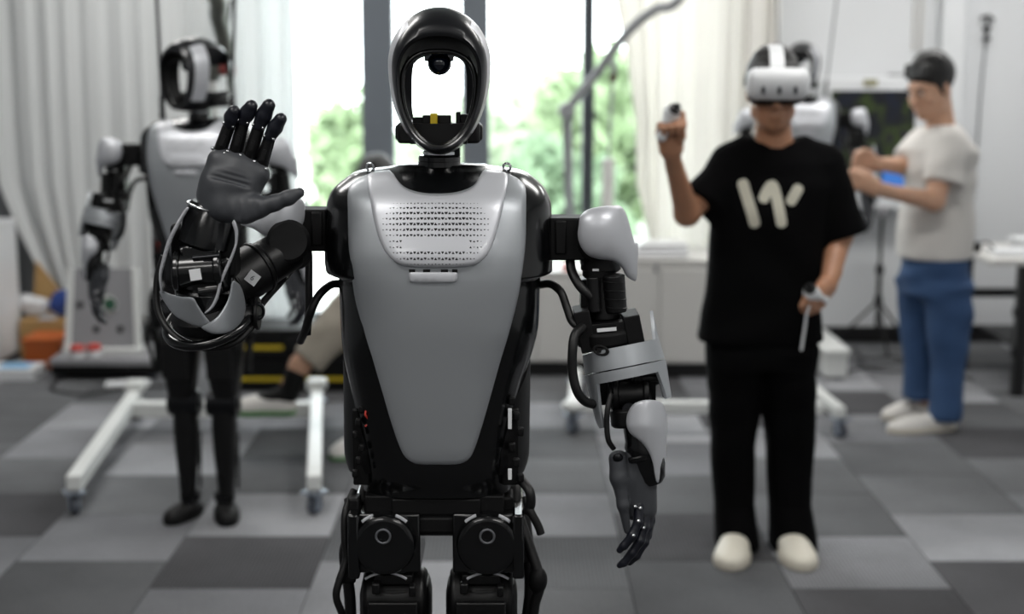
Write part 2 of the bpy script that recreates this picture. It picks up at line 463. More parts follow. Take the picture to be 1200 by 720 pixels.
# carpet tiles in a half-offset bond
def carpet(name, col, along, sgn=1):
    m, nt, bs = newmat(name); c = srgb(col)
    tc = nt.nodes.new('ShaderNodeTexCoord')
    wv = nt.nodes.new('ShaderNodeTexWave'); wv.wave_type = 'BANDS'; wv.bands_direction = along
    wv.inputs['Scale'].default_value = 24; wv.inputs['Distortion'].default_value = 1.2; wv.inputs['Detail'].default_value = 2; wv.inputs['Detail Scale'].default_value = 6
    n = nt.nodes.new('ShaderNodeTexNoise'); n.inputs['Scale'].default_value = 90; n.inputs['Detail'].default_value = 4
    n2 = nt.nodes.new('ShaderNodeTexNoise'); n2.inputs['Scale'].default_value = 3.2; n2.inputs['Detail'].default_value = 4
    for q in (wv, n, n2): nt.links.new(tc.outputs['Object'], q.inputs['Vector'])
    a1 = nt.nodes.new('ShaderNodeMath'); a1.operation = 'MULTIPLY_ADD'; a1.inputs[1].default_value = .5; a1.inputs[2].default_value = .35
    nt.links.new(wv.outputs['Fac'], a1.inputs[0])
    a2 = nt.nodes.new('ShaderNodeMath'); a2.operation = 'MULTIPLY_ADD'; a2.inputs[1].default_value = .5
    nt.links.new(n.outputs['Fac'], a2.inputs[0]); nt.links.new(a1.outputs[0], a2.inputs[2])
    a3 = nt.nodes.new('ShaderNodeMath'); a3.operation = 'MULTIPLY_ADD'; a3.inputs[1].default_value = .75
    nt.links.new(n2.outputs['Fac'], a3.inputs[0]); nt.links.new(a2.outputs[0], a3.inputs[2])
    sx = nt.nodes.new('ShaderNodeSeparateXYZ'); nt.links.new(tc.outputs['Object'], sx.inputs[0])
    gd = nt.nodes.new('ShaderNodeMath'); gd.operation = 'MULTIPLY_ADD'; gd.inputs[1].default_value = .75*sgn; gd.inputs[2].default_value = 1.0
    nt.links.new(sx.outputs['Y' if along == 'X' else 'X'], gd.inputs[0])
    gm_ = nt.nodes.new('ShaderNodeMath'); gm_.operation = 'MULTIPLY'; nt.links.new(gd.outputs[0], gm_.inputs[0]); nt.links.new(a3.outputs[0], gm_.inputs[1])
    vm = nt.nodes.new('ShaderNodeVectorMath'); vm.operation = 'SCALE'; vm.inputs[0].default_value = c[:3]
    nt.links.new(gm_.outputs[0], vm.inputs['Scale']); nt.links.new(vm.outputs[0], bs.inputs['Base Color'])
    bs.inputs['Roughness'].default_value = .95; bs.inputs['Specular IOR Level'].default_value = .15
    bp = nt.nodes.new('ShaderNodeBump'); bp.inputs['Strength'].default_value = .5; bp.inputs['Distance'].default_value = .003
    nt.links.new(a2.outputs[0], bp.inputs['Height']); nt.links.new(bp.outputs[0], bs.inputs['Normal'])
    return m
shades = ['424244', '4c4d4f', '58595b', '646568', '707174', '7b7c7f']
tmesh = []
for i, c in enumerate(shades):
    for d in 'XY':
        b = MB(); b.box((0, 0, -.004), (.4965, .4965, .011)); o = b.build('carpet_tile', carpet('carpet_%d%s' % (i, d.lower()), c, d, 1 if (i+(d == 'X')) % 2 else -1), smooth=False)
        tmesh.append(o.data); bpy.data.objects.remove(o)
pat = [1, 3, 5, 2, 0, 4, 1, 5, 3, 0, 2, 4, 5, 1, 3]
for ix in range(-9, 5):
    X = 1.37+.5*ix-.25+.5-.5
    off = 0 if ix % 2 else .25
    for iy in range(6, 17):
        Y = .5*iy+.22+off
        if Y > WALL_Y-.05: continue
        k = pat[(ix*5+iy*7+ix*iy) % 15]
        o = bpy.data.objects.new('carpet_tile', tmesh[(k*2+(ix+iy) % 2)]); COL.objects.link(o); o.parent = floor
        o.location = (X, Y, 0); 

b = MB(); b.box(((XL+XR)/2, (YF+WALL_Y)/2, CEIL+.05), (XR-XL+.4, WALL_Y-YF+.4, .1)); struct(b.build('ceiling', ceilm, smooth=False))
b = MB(); b.box((XL-.06, (YF+WALL_Y)/2, CEIL/2), (.12, WALL_Y-YF, CEIL)); struct(b.build('wall_left', greym, smooth=False))
b = MB(); b.box((XR+.06, (YF+WALL_Y)/2, CEIL/2), (.12, WALL_Y-YF, CEIL)); struct(b.build('wall_right', wallm, smooth=False))
b = MB(); b.box(((XL+XR)/2, YF-.06, CEIL/2), (XR-XL+.24, .12, CEIL)); struct(b.build('wall_front', frontm, smooth=False))
def X_at(px, Y): return w(px, 300, Y).x
WX0 = X_at(286, WALL_Y); WX1 = X_at(850, WALL_Y); WZ0, WZ1 = .12, 2.75
b = MB()
b.box(((XL+WX0)/2, WALL_Y+.08, CEIL/2), (WX0-XL, .16, CEIL), mi=1)
b.box(((XR+WX1)/2, WALL_Y+.08, CEIL/2), (XR-WX1, .16, CEIL))
b.box(((WX0+WX1)/2, WALL_Y+.08, (WZ1+CEIL)/2), (WX1-WX0, .16, CEIL-WZ1))
b.box(((WX0+WX1)/2, WALL_Y+.08, WZ0/2), (WX1-WX0, .16, WZ0))
struct(b.build('wall_back', [wallm, greym], smooth=False))
x0 = X_at(960, WALL_Y)
b = MB(); b.box(((x0+XR)/2, WALL_Y-.012, .045), (XR-x0, .024, .09)); struct(b.build('baseboard_back', blackskirt, smooth=False, bev=.003))
# glazed wall: grey aluminium posts, panes
framem = mat('grey_aluminium', '6a7077', .42, .25, 0, .02, 200)
darkframe = mat('dark_aluminium', '3c4045', .42, .3, 0, .02, 200)
win = thing('window_1', 'tall glazed window wall with grey aluminium posts behind the robots', 'window', ((WX0+WX1)/2, WALL_Y+.08, 0))
del win['label']; del win['category']; win['kind'] = 'structure'
def wpart(bm, name, m): return bm.build(name, m, win, smooth=False, bev=.004)
def wl(x): return x-(WX0+WX1)/2
posts = [(445, .185, framem), (557.5, .16, framem), (688, .068, darkframe)]
for px, wd_, m in posts:
    b = MB(); b.box((wl(X_at(px, WALL_Y)), 0, (WZ0+WZ1)/2), (wd_, .12, WZ1-WZ0-.1)); wpart(b, 'window_post', m)
b = MB()
for z in (WZ0+.025, WZ1-.025): b.box((0, 0, z), (WX1-WX0, .1, .05))
for x in (WX0+.025, WX1-.025): b.box((wl(x), 0, (WZ0+WZ1)/2), (.05, .1, WZ1-WZ0-.1))
wpart(b, 'window_frame', framem)
gm = bpy.data.materials.new('window_glass'); gm.use_nodes = True; nt = gm.node_tree
nt.nodes.clear(); out = nt.nodes.new('ShaderNodeOutputMaterial'); mx = nt.nodes.new('ShaderNodeMixShader')
tr = nt.nodes.new('ShaderNodeBsdfTransparent'); tr.inputs[0].default_value = (.97, .99, .985, 1); gl = nt.nodes.new('ShaderNodeBsdfGlossy'); gl.inputs['Roughness'].default_value = .02
lw = nt.nodes.new('ShaderNodeFresnel'); lw.inputs[0].default_value = 1.25
nt.links.new(lw.outputs[0], mx.inputs[0]); nt.links.new(tr.outputs[0], mx.inputs[1]); nt.links.new(gl.outputs[0], mx.inputs[2]); nt.links.new(mx.outputs[0], out.inputs[0])
edges = [WX0+.05]+[q for px, wd_, m in posts for q in (X_at(px, WALL_Y)-wd_/2, X_at(px, WALL_Y)+wd_/2)]+[WX1-.05]
for a, c in zip(edges[::2], edges[1::2]):
    b = MB(); b.box((wl((a+c)/2), 0, (WZ0+WZ1)/2), (c-a, .008, WZ1-WZ0-.1)); b.build('window_pane', gm, win, smooth=False)
pl = bpy.data.lights.new('window_portal', 'AREA'); pl.shape = 'RECTANGLE'; pl.size = WX1-WX0; pl.size_y = WZ1-WZ0
pl.cycles.is_portal = True
po = bpy.data.objects.new('window_portal', pl); COL.objects.link(po); po.location = ((WX0+WX1)/2, WALL_Y+.2, (WZ0+WZ1)/2); po.rotation_euler = (R(-90), 0, 0)
# white pilaster and conduits at the right
px0 = X_at(1098, WALL_Y)
b = MB(); b.box((px0, WALL_Y-.06, CEIL/2), (.13, .12, CEIL)); struct(b.build('trim_1', wallm, smooth=False, bev=.006))
lampfr = mat('lamp_housing', 'c8caca', .5)
LAMPN = {}
for x, y, e in LAMPS:
    LAMPN[(x, y)] = ('row nearest the window' if y > 6 else 'row above the people' if y > 3 else 'row near the camera' if y > 0 else 'unseen fill row added behind the camera')+(', at the left' if x < -1 else ', at the right' if x > 1 else ', in the middle')
for x, y, e in LAMPS:
    b = MB(); b.box((x, y, CEIL-.02), (1.24, .64, .04)); b.box((x, y, CEIL-.045), (1.2, .6, .012), mi=1)
    o = b.build('ceiling_light', [lampfr, emis('lamp_diffuser', 'fff8ee', .6)] if x == LAMPS[0][0] and y == LAMPS[0][1] else [lampfr, bpy.data.materials['lamp_diffuser']], smooth=False)
    tag(o, 'white LED panel under the ceiling, '+LAMPN[(x, y)], 'ceiling light', 'ceiling panels over the room')

# ---- outside
grass = mat('pale_paving', 'c3c5bf', .9, 0, 0, .3, 20, .08, 1.5)
b = MB(); b.box((0, 24, -.3), (60, 31, .3)); struct(b.build('ground_outside', grass, smooth=False))
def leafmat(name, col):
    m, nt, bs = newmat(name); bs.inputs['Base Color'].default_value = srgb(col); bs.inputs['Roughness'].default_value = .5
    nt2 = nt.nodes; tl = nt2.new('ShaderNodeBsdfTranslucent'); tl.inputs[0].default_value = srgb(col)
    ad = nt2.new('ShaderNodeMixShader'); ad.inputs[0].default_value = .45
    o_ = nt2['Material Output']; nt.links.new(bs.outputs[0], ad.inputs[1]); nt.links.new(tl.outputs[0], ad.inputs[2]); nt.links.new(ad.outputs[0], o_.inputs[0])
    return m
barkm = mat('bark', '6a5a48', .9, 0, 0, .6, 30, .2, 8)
lm = [leafmat('leaves_bright', '95a886'), leafmat('leaves_mid', '7f957a'), leafmat('leaves_haze_paled', 'adbaa4')]  # overexposed daylight and distance haze are put into these paled leaf colours
def tree(px, py_top, Y, rad, m, label, n=1500, squash=1.1, leaf=.16):
    top = w(px, py_top, Y); x = top.x; zt = top.z
    t = thing('tree', label, 'tree', (x, Y, -.15), 0)
    cz = zt-rad*squash+.15
    P = RNG.normal(size=(n, 3)); P /= np.linalg.norm(P, axis=1)[:, None]; P *= (RNG.random(n)**.45)[:, None]
    lump = 1+.22*np.sin(P[:, 0]*5+Y)*np.cos(P[:, 2]*6+px)
    P = P*lump[:, None]*np.array((rad, rad*.8, rad*squash))+np.array((0, 0, cz))
    P = P[P[:, 2] > .15]; n = len(P)
    A = RNG.normal(size=(n, 3)); A /= np.linalg.norm(A, axis=1)[:, None]
    Bv = np.cross(A, RNG.normal(size=(n, 3))); Bv /= np.linalg.norm(Bv, axis=1)[:, None]
    s = leaf*(.6+.8*RNG.random(n))[:, None]
    vs = np.stack([P-A*s, P+Bv*s*.5, P+A*s, P-Bv*s*.5], 1).reshape(-1, 3)
    b = MB(); b.v = [tuple(q) for q in vs]; b.f = [(4*i, 4*i+1, 4*i+2, 4*i+3) for i in range(n)]; b.m = [0]*n
    me = bpy.data.meshes.new('foliage'); me.from_pydata(b.v, [], b.f); me.materials.append(m)
    o = bpy.data.objects.new('foliage', me); COL.objects.link(o); o.parent = t; o['kind'] = 'stuff'
    b = MB(); b.tube([(0, 0, 0), (.03, 0, cz*.5), (-.04, .02, cz+rad*.4)], [.1, .08, .03], 8); b.build('trunk', barkm, t)
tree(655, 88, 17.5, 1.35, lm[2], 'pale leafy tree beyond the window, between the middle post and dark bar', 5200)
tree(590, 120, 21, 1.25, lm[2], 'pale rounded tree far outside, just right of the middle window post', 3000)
tree(716, 70, 14.2, .75, lm[0], 'bright green tree beyond the window beside the thin dark bar', 3400)
tree(838, 85, 15.5, .9, lm[0], 'fresh green tree outside, half hidden by the right curtain', 2200)
tree(652, 165, 12.4, .62, lm[1], 'low green bush outside right of the robot head', 2600, 1.0, .09)
tree(585, 195, 10.8, .42, lm[1], 'small bush outside behind the robot shoulder', 1800, 1.0, .08)
tree(408, 112, 14, .42, lm[0], 'slim green tree outside left of the thick grey post', 1900, 2.0, .11)
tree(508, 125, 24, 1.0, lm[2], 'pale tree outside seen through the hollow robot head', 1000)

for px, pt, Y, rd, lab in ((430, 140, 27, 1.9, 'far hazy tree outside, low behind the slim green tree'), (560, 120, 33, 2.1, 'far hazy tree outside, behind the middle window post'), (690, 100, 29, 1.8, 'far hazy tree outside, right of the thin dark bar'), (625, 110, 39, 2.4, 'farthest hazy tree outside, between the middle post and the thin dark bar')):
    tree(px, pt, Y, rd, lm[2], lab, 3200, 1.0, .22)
# ---- curtains
def curtain_mat(name, col, trans):
    m, nt, bs = newmat(name); c = srgb(col)
    bs.inputs['Base Color'].default_value = c; bs.inputs['Roughness'].default_value = .9; bs.inputs['Specular IOR Level'].default_value = .1
    tl = nt.nodes.new('ShaderNodeBsdfTranslucent'); tl.inputs[0].default_value = c
    mx = nt.nodes.new('ShaderNodeMixShader'); mx.inputs[0].default_value = trans
    nt.links.new(bs.outputs[0], mx.inputs[1]); nt.links.new(tl.outputs[0], mx.inputs[2]); nt.links.new(mx.outputs[0], nt.nodes['Material Output'].inputs[0])
    tc = nt.nodes.new('ShaderNodeTexCoord'); n = nt.nodes.new('ShaderNodeTexNoise'); n.inputs['Scale'].default_value = 120
    bp = nt.nodes.new('ShaderNodeBump'); bp.inputs['Strength'].default_value = .15; nt.links.new(tc.outputs['Object'], n.inputs[0]); nt.links.new(n.outputs['Fac'], bp.inputs['Height']); nt.links.new(bp.outputs[0], bs.inputs['Normal'])
    return m
def curtain(Y, left, right, ztop, zbot, pleats, amp, m, label, seed):
    """left and right are functions of height giving x; pleats hang and loosen towards the hem"""
    nu, nv = pleats*14, 40; vs = []
    rnd = random.Random(seed); ph = [rnd.uniform(0, 6.28) for _ in range(6)]
    for j in range(nv+1):
        q = j/nv
        for i in range(nu+1):
            u = i/nu; zb = zbot(u); z = ztop+(zb-ztop)*q
            uu = u+.012*math.sin(u*23+ph[0])+.01*math.sin(u*9+ph[1]+q*1.1)
            x0 = left(ztop); x1 = right(ztop)
            x = x0+(x1-x0)*u+(left(z)-x0)*max(0, 1-u*3)**1.3+(right(z)-x1)*max(0, 1-(1-u)*3)**1.3
            a = amp*(.75+.35*math.sin(u*7+ph[2]))*(.8+.35*q)
            y = Y+a*math.sin(2*math.pi*pleats*uu+ph[3])+.35*a*math.sin(2*math.pi*pleats*2.3*uu+ph[4]+q*1.5)
            vs.append((x, y, z))
    fs = [(j*(nu+1)+i, j*(nu+1)+i+1, (j+1)*(nu+1)+i+1, (j+1)*(nu+1)+i) for j in range(nv) for i in range(nu)]
    b = MB(); b.add(vs, fs); t = thing('curtain', label, 'curtain', (0, 0, 0))
    c = b.build('curtain_cloth', m, t, angle=180)
    sd = c.modifiers.new('cloth_thickness', 'SOLIDIFY'); sd.thickness = .002
    x0, x1 = left(ztop), right(ztop)
    b = MB(); b.cyl((x0-.1, Y, ztop+.03), (x1+.1, Y, ztop+.03), .016, n=12); b.build('curtain_rail', framem, t)
    return t
cl_m = curtain_mat('left_curtain_cloth', 'eceeee', .42); cr_m = curtain_mat('right_curtain_cloth', 'f2f0ec', .42)
CY = 8.10
zz = lambda py: w(600, py, CY).z
lx = lambda z: X_at(lin(-z, [(-zz(150), 3), (-zz(215), 6), (-zz(262), 22), (-zz(330), 52), (-zz(390), 84)]), CY)
curtain(CY, lx, lambda z: X_at(lin(-z, [(-zz(0), 352), (-zz(250), 352), (-zz(390), 368)]), CY), 2.85, lambda u: .14, 12, .028, cl_m, 'greyish white floor-length curtain hanging left of the window behind the robot', 3)
rl = lambda z: X_at(lin(-z, [(-zz(-60), 712), (-zz(0), 716), (-zz(60), 730), (-zz(140), 742), (-zz(215), 744), (-zz(300), 765)]), CY)
rr = lambda z: X_at(lin(-z, [(-zz(0), 905), (-zz(170), 905), (-zz(300), 880)]), CY)
curtain(CY, rl, rr, 2.85, lambda u: .55-.0*u, 7, .035, cr_m, 'cream white sheer curtain right of the window behind the curved boom', 8)
# ================================================================== HUMANOID ROBOTS
RY = 2.5; R0 = w(512, 270, RY); R0.z = 0
S = 1/663.
def L(px, py, dy=0.): return w(px, py, RY+dy)-R0
HEADB = mat('head_black_paint', '17181b', .3, .1, .15, .02, 400)

# --- torso section: row, left, right, front depth, back depth
TROWS = [(196, 462, 568, .03, .12), (203, 418, 610, .0, .14), (212, 400, 627, -.03, .155), (225, 386, 640, -.055, .165), (245, 380, 647, -.075, .17),
         (300, 379, 648, -.1, .17), (318, 381, 648, -.103, .17), (325, 396, 634, -.104, .17), (380, 398, 632, -.1, .17), (415, 401, 624, -.094, .165),
         (450, 408, 612, -.088, .16), (500, 418, 602, -.08, .15), (548, 425, 597, -.07, .14), (575, 424, 600, -.05, .13)]
def trow(py): return tuple(lin(py, [(r[0], r[i]) for r in TROWS]) for i in (1, 2, 3, 4))
P_TORSO = 2.8
_t = [Vector((r[0], r[1], r[2])) for r in TROWS]
def _cr(tab, n=6):
    out = []
    for i in range(len(tab)-1):
        a, b, c, d = (np.array(tab[max(0, min(len(tab)-1, i+k))]) for k in (-1, 0, 1, 2))
        for k in range(n):
            t = k/n; h00, h10, h01, h11 = 2*t**3-3*t*t+1, t**3-2*t*t+t, -2*t**3+3*t*t, t**3-t*t
            sp = c[0]-b[0]
            m0 = (c-a)/max(c[0]-a[0], 1e-6)*sp; m1 = (d-b)/max(d[0]-b[0], 1e-6)*sp
            s0, s1 = (b-a)/max(b[0]-a[0], 1e-6)*sp, (c-b); s2 = (d-c)/max(d[0]-c[0], 1e-6)*sp
            m0 = np.where(s0*s1 > 0, np.sign(s1)*np.minimum(np.abs(m0), 2*np.minimum(np.abs(s0), np.abs(s1))), 0)
            m1 = np.where(s1*s2 > 0, np.sign(s1)*np.minimum(np.abs(m1), 2*np.minimum(np.abs(s1), np.abs(s2))), 0)
            q = h00*b+h10*m0+h01*c+h11*m1; q[0] = b[0]+sp*t; out.append(tuple(q))
    out.append(tuple(tab[-1])); return out
TROWS = _cr(TROWS)
def chest(px, py):
    xl, xr, f, bk = trow(py)
    if 300 < py < 420: xl, xr = lin(py, [(300, 379), (330, 385), (380, 396), (420, xl)]), lin(py, [(300, 648), (330, 643), (380, 633), (420, xr)])
    s = min(.97, abs((px-(xl+xr)/2)/((xr-xl)/2)))
    return (f+bk)/2-(bk-f)/2*(1-s**P_TORSO)**(1/P_TORSO)-.003
def torso_rings():
    rs = []
    for py, xl, xr, f, bk in TROWS:
        a0 = L(xl, py, 0); a1 = L(xr, py, 0); cx = (a0.x+a1.x)/2; a = (a1.x-a0.x)/2
        cy = (f+bk)/2; bb = (bk-f)/2; n = 56; ring = []
        for i in range(n):
            t = 2*math.pi*i/n; c, s = math.cos(t), math.sin(t)
            x = cx+a*math.copysign(abs(c)**(2/P_TORSO), c); y = cy+bb*math.copysign(abs(s)**(2/P_TORSO), s)
            ring.append(Vector((x, y, a0.z)))
        rs.append(ring)
    return rs

def egg(cx, top, bot, hw, yw, dy, n=72, e=1.0, eb=None):
    ring = []; eb = e if eb is None else eb
    for i in range(n):
        a = 2*math.pi*i/n; s, c = math.sin(a), math.cos(a)
        q = e if c > 0 else eb
        x = cx+hw*math.copysign(abs(s)**q, s); cc = math.copysign(abs(c)**q, c)
        y = yw-(yw-top)*cc if c > 0 else yw-(bot-yw)*cc
        ring.append(L(x, y, dy))
    return ring

def make_head(root):
    # a hollow helmet open to the front and to the back
    rs = [egg(515, 66, 156, 33, 110, .085, e=.5), egg(514, 52, 168, 43, 100, .03, e=.72, eb=.9), egg(514, 45, 171, 46, 92, -.04, e=.8, eb=1), egg(514, 42, 173, 47.5, 90, -.052, e=.85, eb=1),
          egg(514, 37, 175, 50, 88, -.056, e=.9, eb=1), egg(514.5, 27, 178, 53, 82, -.05, e=.95), egg(515, 17, 180, 56, 78, -.03), egg(515, 10, 181, 58.5, 75, .0),
          egg(515, 8, 181.5, 60.2, 74, .03), egg(515, 9, 179, 61, 74, .065), egg(515, 14, 174, 60, 75, .10), egg(515, 26, 168, 55, 78, .135), egg(515, 44, 160, 45, 85, .158), egg(515, 62, 154, 32, 108, .15, e=.5)]
    b = MB(); b.rings(rs, loop=True)
    n = 72; K = len(rs)
    for fi, f in enumerate(b.f):
        k, i = divmod(fi, n); s = math.sin(2*math.pi*(i+.5)/n); c = math.cos(2*math.pi*(i+.5)/n)
        if 6 <= k <= 7 and abs(s) > .66: b.m[fi] = 1
        if k < 3 or k == K-1: b.m[fi] = 2
    # side windows between the front frame and the rear frame
    keep = [(f, m_) for fi, (f, m_) in enumerate(zip(b.f, b.m)) if not (fi//n in (0, 8, 9, 10, K-1) and (10 <= fi % n < 25 or 47 <= fi % n < 62))]
    b.f = [q[0] for q in keep]; b.m = [q[1] for q in keep]
    for i0, i1 in ((10, 25), (47, 62)):
        for i in range(i0, i1):
            b.f += [(8*n+i, 8*n+i+1, n+i+1, n+i), (11*n+i+1, 11*n+i, (K-1)*n+i, (K-1)*n+i+1)]; b.m += [0, 0]
        for i in (i0, i1): b.f.append((8*n+i, 9*n+i, 10*n+i, 11*n+i, (K-1)*n+i, i, n+i)); b.m.append(0)
    hd = b.build('head_shell', [HEADB, WSILVER, MATTE], root, angle=60)
    b = MB(); b.tube(egg(514, 60, 172, 43, 100, -.03, e=.8, eb=1.0)+[egg(514, 60, 172, 43, 100, -.03, e=.8, eb=1.0)[0]], .0045, 8)
    b.build('visor_gasket', BLACK, hd, angle=60)
    b = MB(); b.sphere(L(515, 74, .01), (.021, .022, .021)); b.box(L(515, 68, .02), (.05, .03, .012)); b.build('camera_dome', LENS, hd)
    b = MB()   # the open mechanism at the chin
    b.box(L(515, 156, .05), (.1, .07, .036)); b.box(L(512, 141, .04), (.05, .02, .018)); b.box(L(491, 144, .05), (.02, .03, .02)); b.box(L(537, 141, .05), (.008, .02, .03)); b.box(L(545, 142, .06), (.015, .03, .025))
    b.cyl(L(500, 168, .03), L(530, 168, .03), .012)
    b.build('chin_mechanism', SATIN, hd, bev=.0015)
    b = MB(); b.box(L(508.5, 139.5, .022), (.0125, .012, .019)); b.build('yellow_tag', YELLOW, hd, bev=.001)
    for sx in (-1, 1):
        x = 515+sx*37; b = MB(); b.box(L(x, 155, .1), (.034, .07, .038)); b.box(L(x+sx*4, 155, .1), (.03, .05, .03)); b.build('ear_box', SATIN, hd, bev=.006, seg=3)
    b = MB(); b.box(L(534, 178, .07), (.016, .03, .05)); b.cyl(L(515, 180, .06), L(515, 172, .06), .024); b.build('neck_pivot', DMETAL, root, bev=.002)
    b = MB(); b.cyl(L(515, 182, .06), L(515, 176.5, .06), .03); b.box(L(512, 179, .035), (.03, .012, .008)); b.build('neck_ring', CHROME, root)
    b = MB()
    prof = [(188, 20), (189, 25), (195, 25.5), (195.5, 23.5), (203, 24.5), (209, 29), (215, 39), (220, 49), (226, 55), (232, 57)]
    z0 = L(515, 232, .06)
    b.lathe(z0, (0, 0, 1), [(r*S, L(515, py, .06).z-z0.z) for py, r in reversed(prof)], 40)
    b.cyl(L(515, 190, .06), L(515, 182, .06), 25*S, n=32)
    b.build('neck', BLACK, root)
    return hd

def make_torso(root):
    b = MB(); b.rings(torso_rings()); tor = b.build('torso_body', BLACK, root, angle=50)
    # silver chest plate
    out = [(408, 222), (416, 212), (428, 205), (441, 199), (456, 197), (463, 207), (470, 216), (480, 222), (495, 226), (512, 227), (530, 226), (546, 222), (556, 216), (562, 207), (569, 196.5), (585, 199), (598, 204), (609, 211), (616, 221),
           (616.5, 250), (616, 285), (613, 312), (608, 345), (600, 378), (588, 420), (576, 462), (565, 500), (556, 527), (549, 539), (536, 545), (512, 545.5), (490, 545), (477, 539), (469, 527), (459, 500), (447, 462), (434, 420), (423, 380), (415, 345), (411, 312), (408, 285), (407.5, 250)]
    b = MB(); b.plate(out, lambda x, y: chest(x, y)-.004, .02, L, rnd=.006, rpx=6, sp=8, n=3); b.build('chest_plate', SILVER, root, angle=55)
    # raised bib
    bib = [(431, 206), (445, 200), (456, 199), (463, 209), (470, 218), (480, 224.5), (495, 228.5), (512, 229.5), (530, 228.5), (546, 224.5), (556, 218), (562, 209), (568, 198.5), (582, 200), (595, 206),
           (591, 235), (585, 262), (578, 285), (570, 300), (559, 309), (545, 312.5), (512, 313.5), (480, 312.5), (466, 309), (455, 300), (446, 285), (439, 262), (434, 235)]
    bd = lambda x, y: chest(x, y)-.0125-.004*max(0, min(1, (y-225)/80))
    b = MB(); b.plate(bib, bd, .012, L, rnd=.006, rpx=5, sp=7, n=3); bo = b.build('bib_panel', WSILVER, root, angle=55)
    # perforations: rows of small triangular holes
    b = MB(); rows = [(238.5, .45), (244, .8), (250.2, 1), (256.6, 1.05), (263, 1.05), (269.5, 1), (276, .85), (283, .9), (290, .9), (296.5, .85), (303.5, .8), (310, .4)]
    for r, (y, k) in enumerate(rows):
        half = {0: 50, 1: 56, 2: 61, 3: 63, 4: 62, 5: 62, 6: 61, 7: 57, 8: 55, 9: 53, 10: 49, 11: 35}[r]
        m = int(half/4.1)
        for j in range(-m, m+1):
            x = 510.5+j*4.1
            if r in (7, 8) and abs(x-510.5) < 37: continue
            if r == 9 and False: continue
            u = abs(j*4.1)/half; s = 2.1*k*(1-.62*max(0, (u-.55)/.45))*(1.0 if (j*7+r*5) % 9 else .6)
            up = (j+r) % 2 == 0
            t = [(x-s, y+s*.85), (x+s, y+s*.85), (x, y-s*.95)] if up else [(x-s, y-s*.85), (x+s, y-s*.85), (x, y+s*.95)]
            d = bd(x, y)
            b.add([L(q[0], q[1], d-.0006) for q in t]+[L(q[0], q[1], d+.006) for q in t], [(0, 1, 2), (5, 4, 3), (0, 3, 4, 1), (1, 4, 5, 2), (2, 5, 3, 0)])
    o = b.build('speaker_perforation', HOLE, bo, smooth=False); o['kind'] = 'stuff'
    # handle slot under the bib
    sl = [(479, 320), (484, 318.5), (512, 318.5), (531, 318.5), (536, 320), (535.5, 328), (531, 331.5), (512, 332), (484, 331.5), (479.5, 328)]
    b = MB(); b.plate(sl, lambda x, y: chest(x, y)-.009, .01, L, rnd=.004, rpx=3, sp=5, n=3); b.build('chest_light_bar', WSILVER, root)
    b = MB()
    for x, wd_ in ((483, 7), (500, 8), (521, 8), (533, 6)): b.box(L(x, 317.5, chest(x, 317)-.004), (wd_*S, .008, .005))
    b.build('slot_hole', HOLE, root)
    for x in (434, 594):
        t = MB(); t.torus(L(x, 196, .03), (.25, 1, 0), .0068, .0024, 20, 8); t.cyl(L(x, 207, .03), L(x, 201, .03), .005, n=12); t.build('eye_bolt', CHROME, root)
    # waist fairings: curved side panels, pointed at the top outside
    for sx in (-1, 1):
        cx = 512; A = L(cx, 552, .04); B = L(cx, 412, .04)
        def top(a):
            q = a if sx > 0 else (180-a) % 360
            q = q if q < 180 else q-360
            return 1.0-.42*max(0, min(1, (q-2)/42))-.25*max(0, min(1, (-q-10)/50))
        def bot(a):
            q = a if sx > 0 else (180-a) % 360
            q = q if q < 180 else q-360
            return .02+.05*max(0, min(1, (q-15)/30))
        a0, a1 = (-60, 46) if sx > 0 else (134, 240)
        b = MB(); b.sleeve(A, B, 113*S, .11, bot, top, .005, 40, 14, lambda t: 1-.06*max(0, (.2-t)/.2)**2, a0, a1); b.build('waist_fairing', SATIN, root, angle=50)
    b = MB()  # joint between torso and pelvis, with exposed boards and brackets
    b.cyl(L(512, 600, .05), L(512, 540, .05), .085, n=32); b.box(L(512, 582, .04), (.25, .16, .05))
    b.box(L(598, 520, -.0), (.03, .06, .14)); b.box(L(425, 520, -.0), (.03, .06, .14)); b.box(L(512, 590, -.02), (.16, .05, .03))
    for i in range(6):
        b.box(L(600+(i % 3)*5, 470+i*18, -.045+(i % 2)*.006), (.012, .012, .016)); b.box(L(424-(i % 3)*4, 480+i*15, -.045), (.01, .012, .014))
    b.build('waist_joint', MATTE, root, bev=.003)
    for yy, hh in ((491, .037), (556, .02)): b = MB(); b.box(L(597.5, yy, -.052), (.007, .006, hh)); b.build('white_connector', WHITE, root, bev=.001)
    b = MB(); b.stube([L(431, 478, -.05), L(428, 486, -.058), L(433, 494, -.05), L(428, 500, -.05)], .0018, 6); b.build('red_wire', RED, root)
    b = MB()  # battery pack on the back
    b.box((0, .19, L(512, 330, .19).z), (.24, .08, .3)); b.build('back_pack', SATIN, root, bev=.015, seg=3)
    return tor

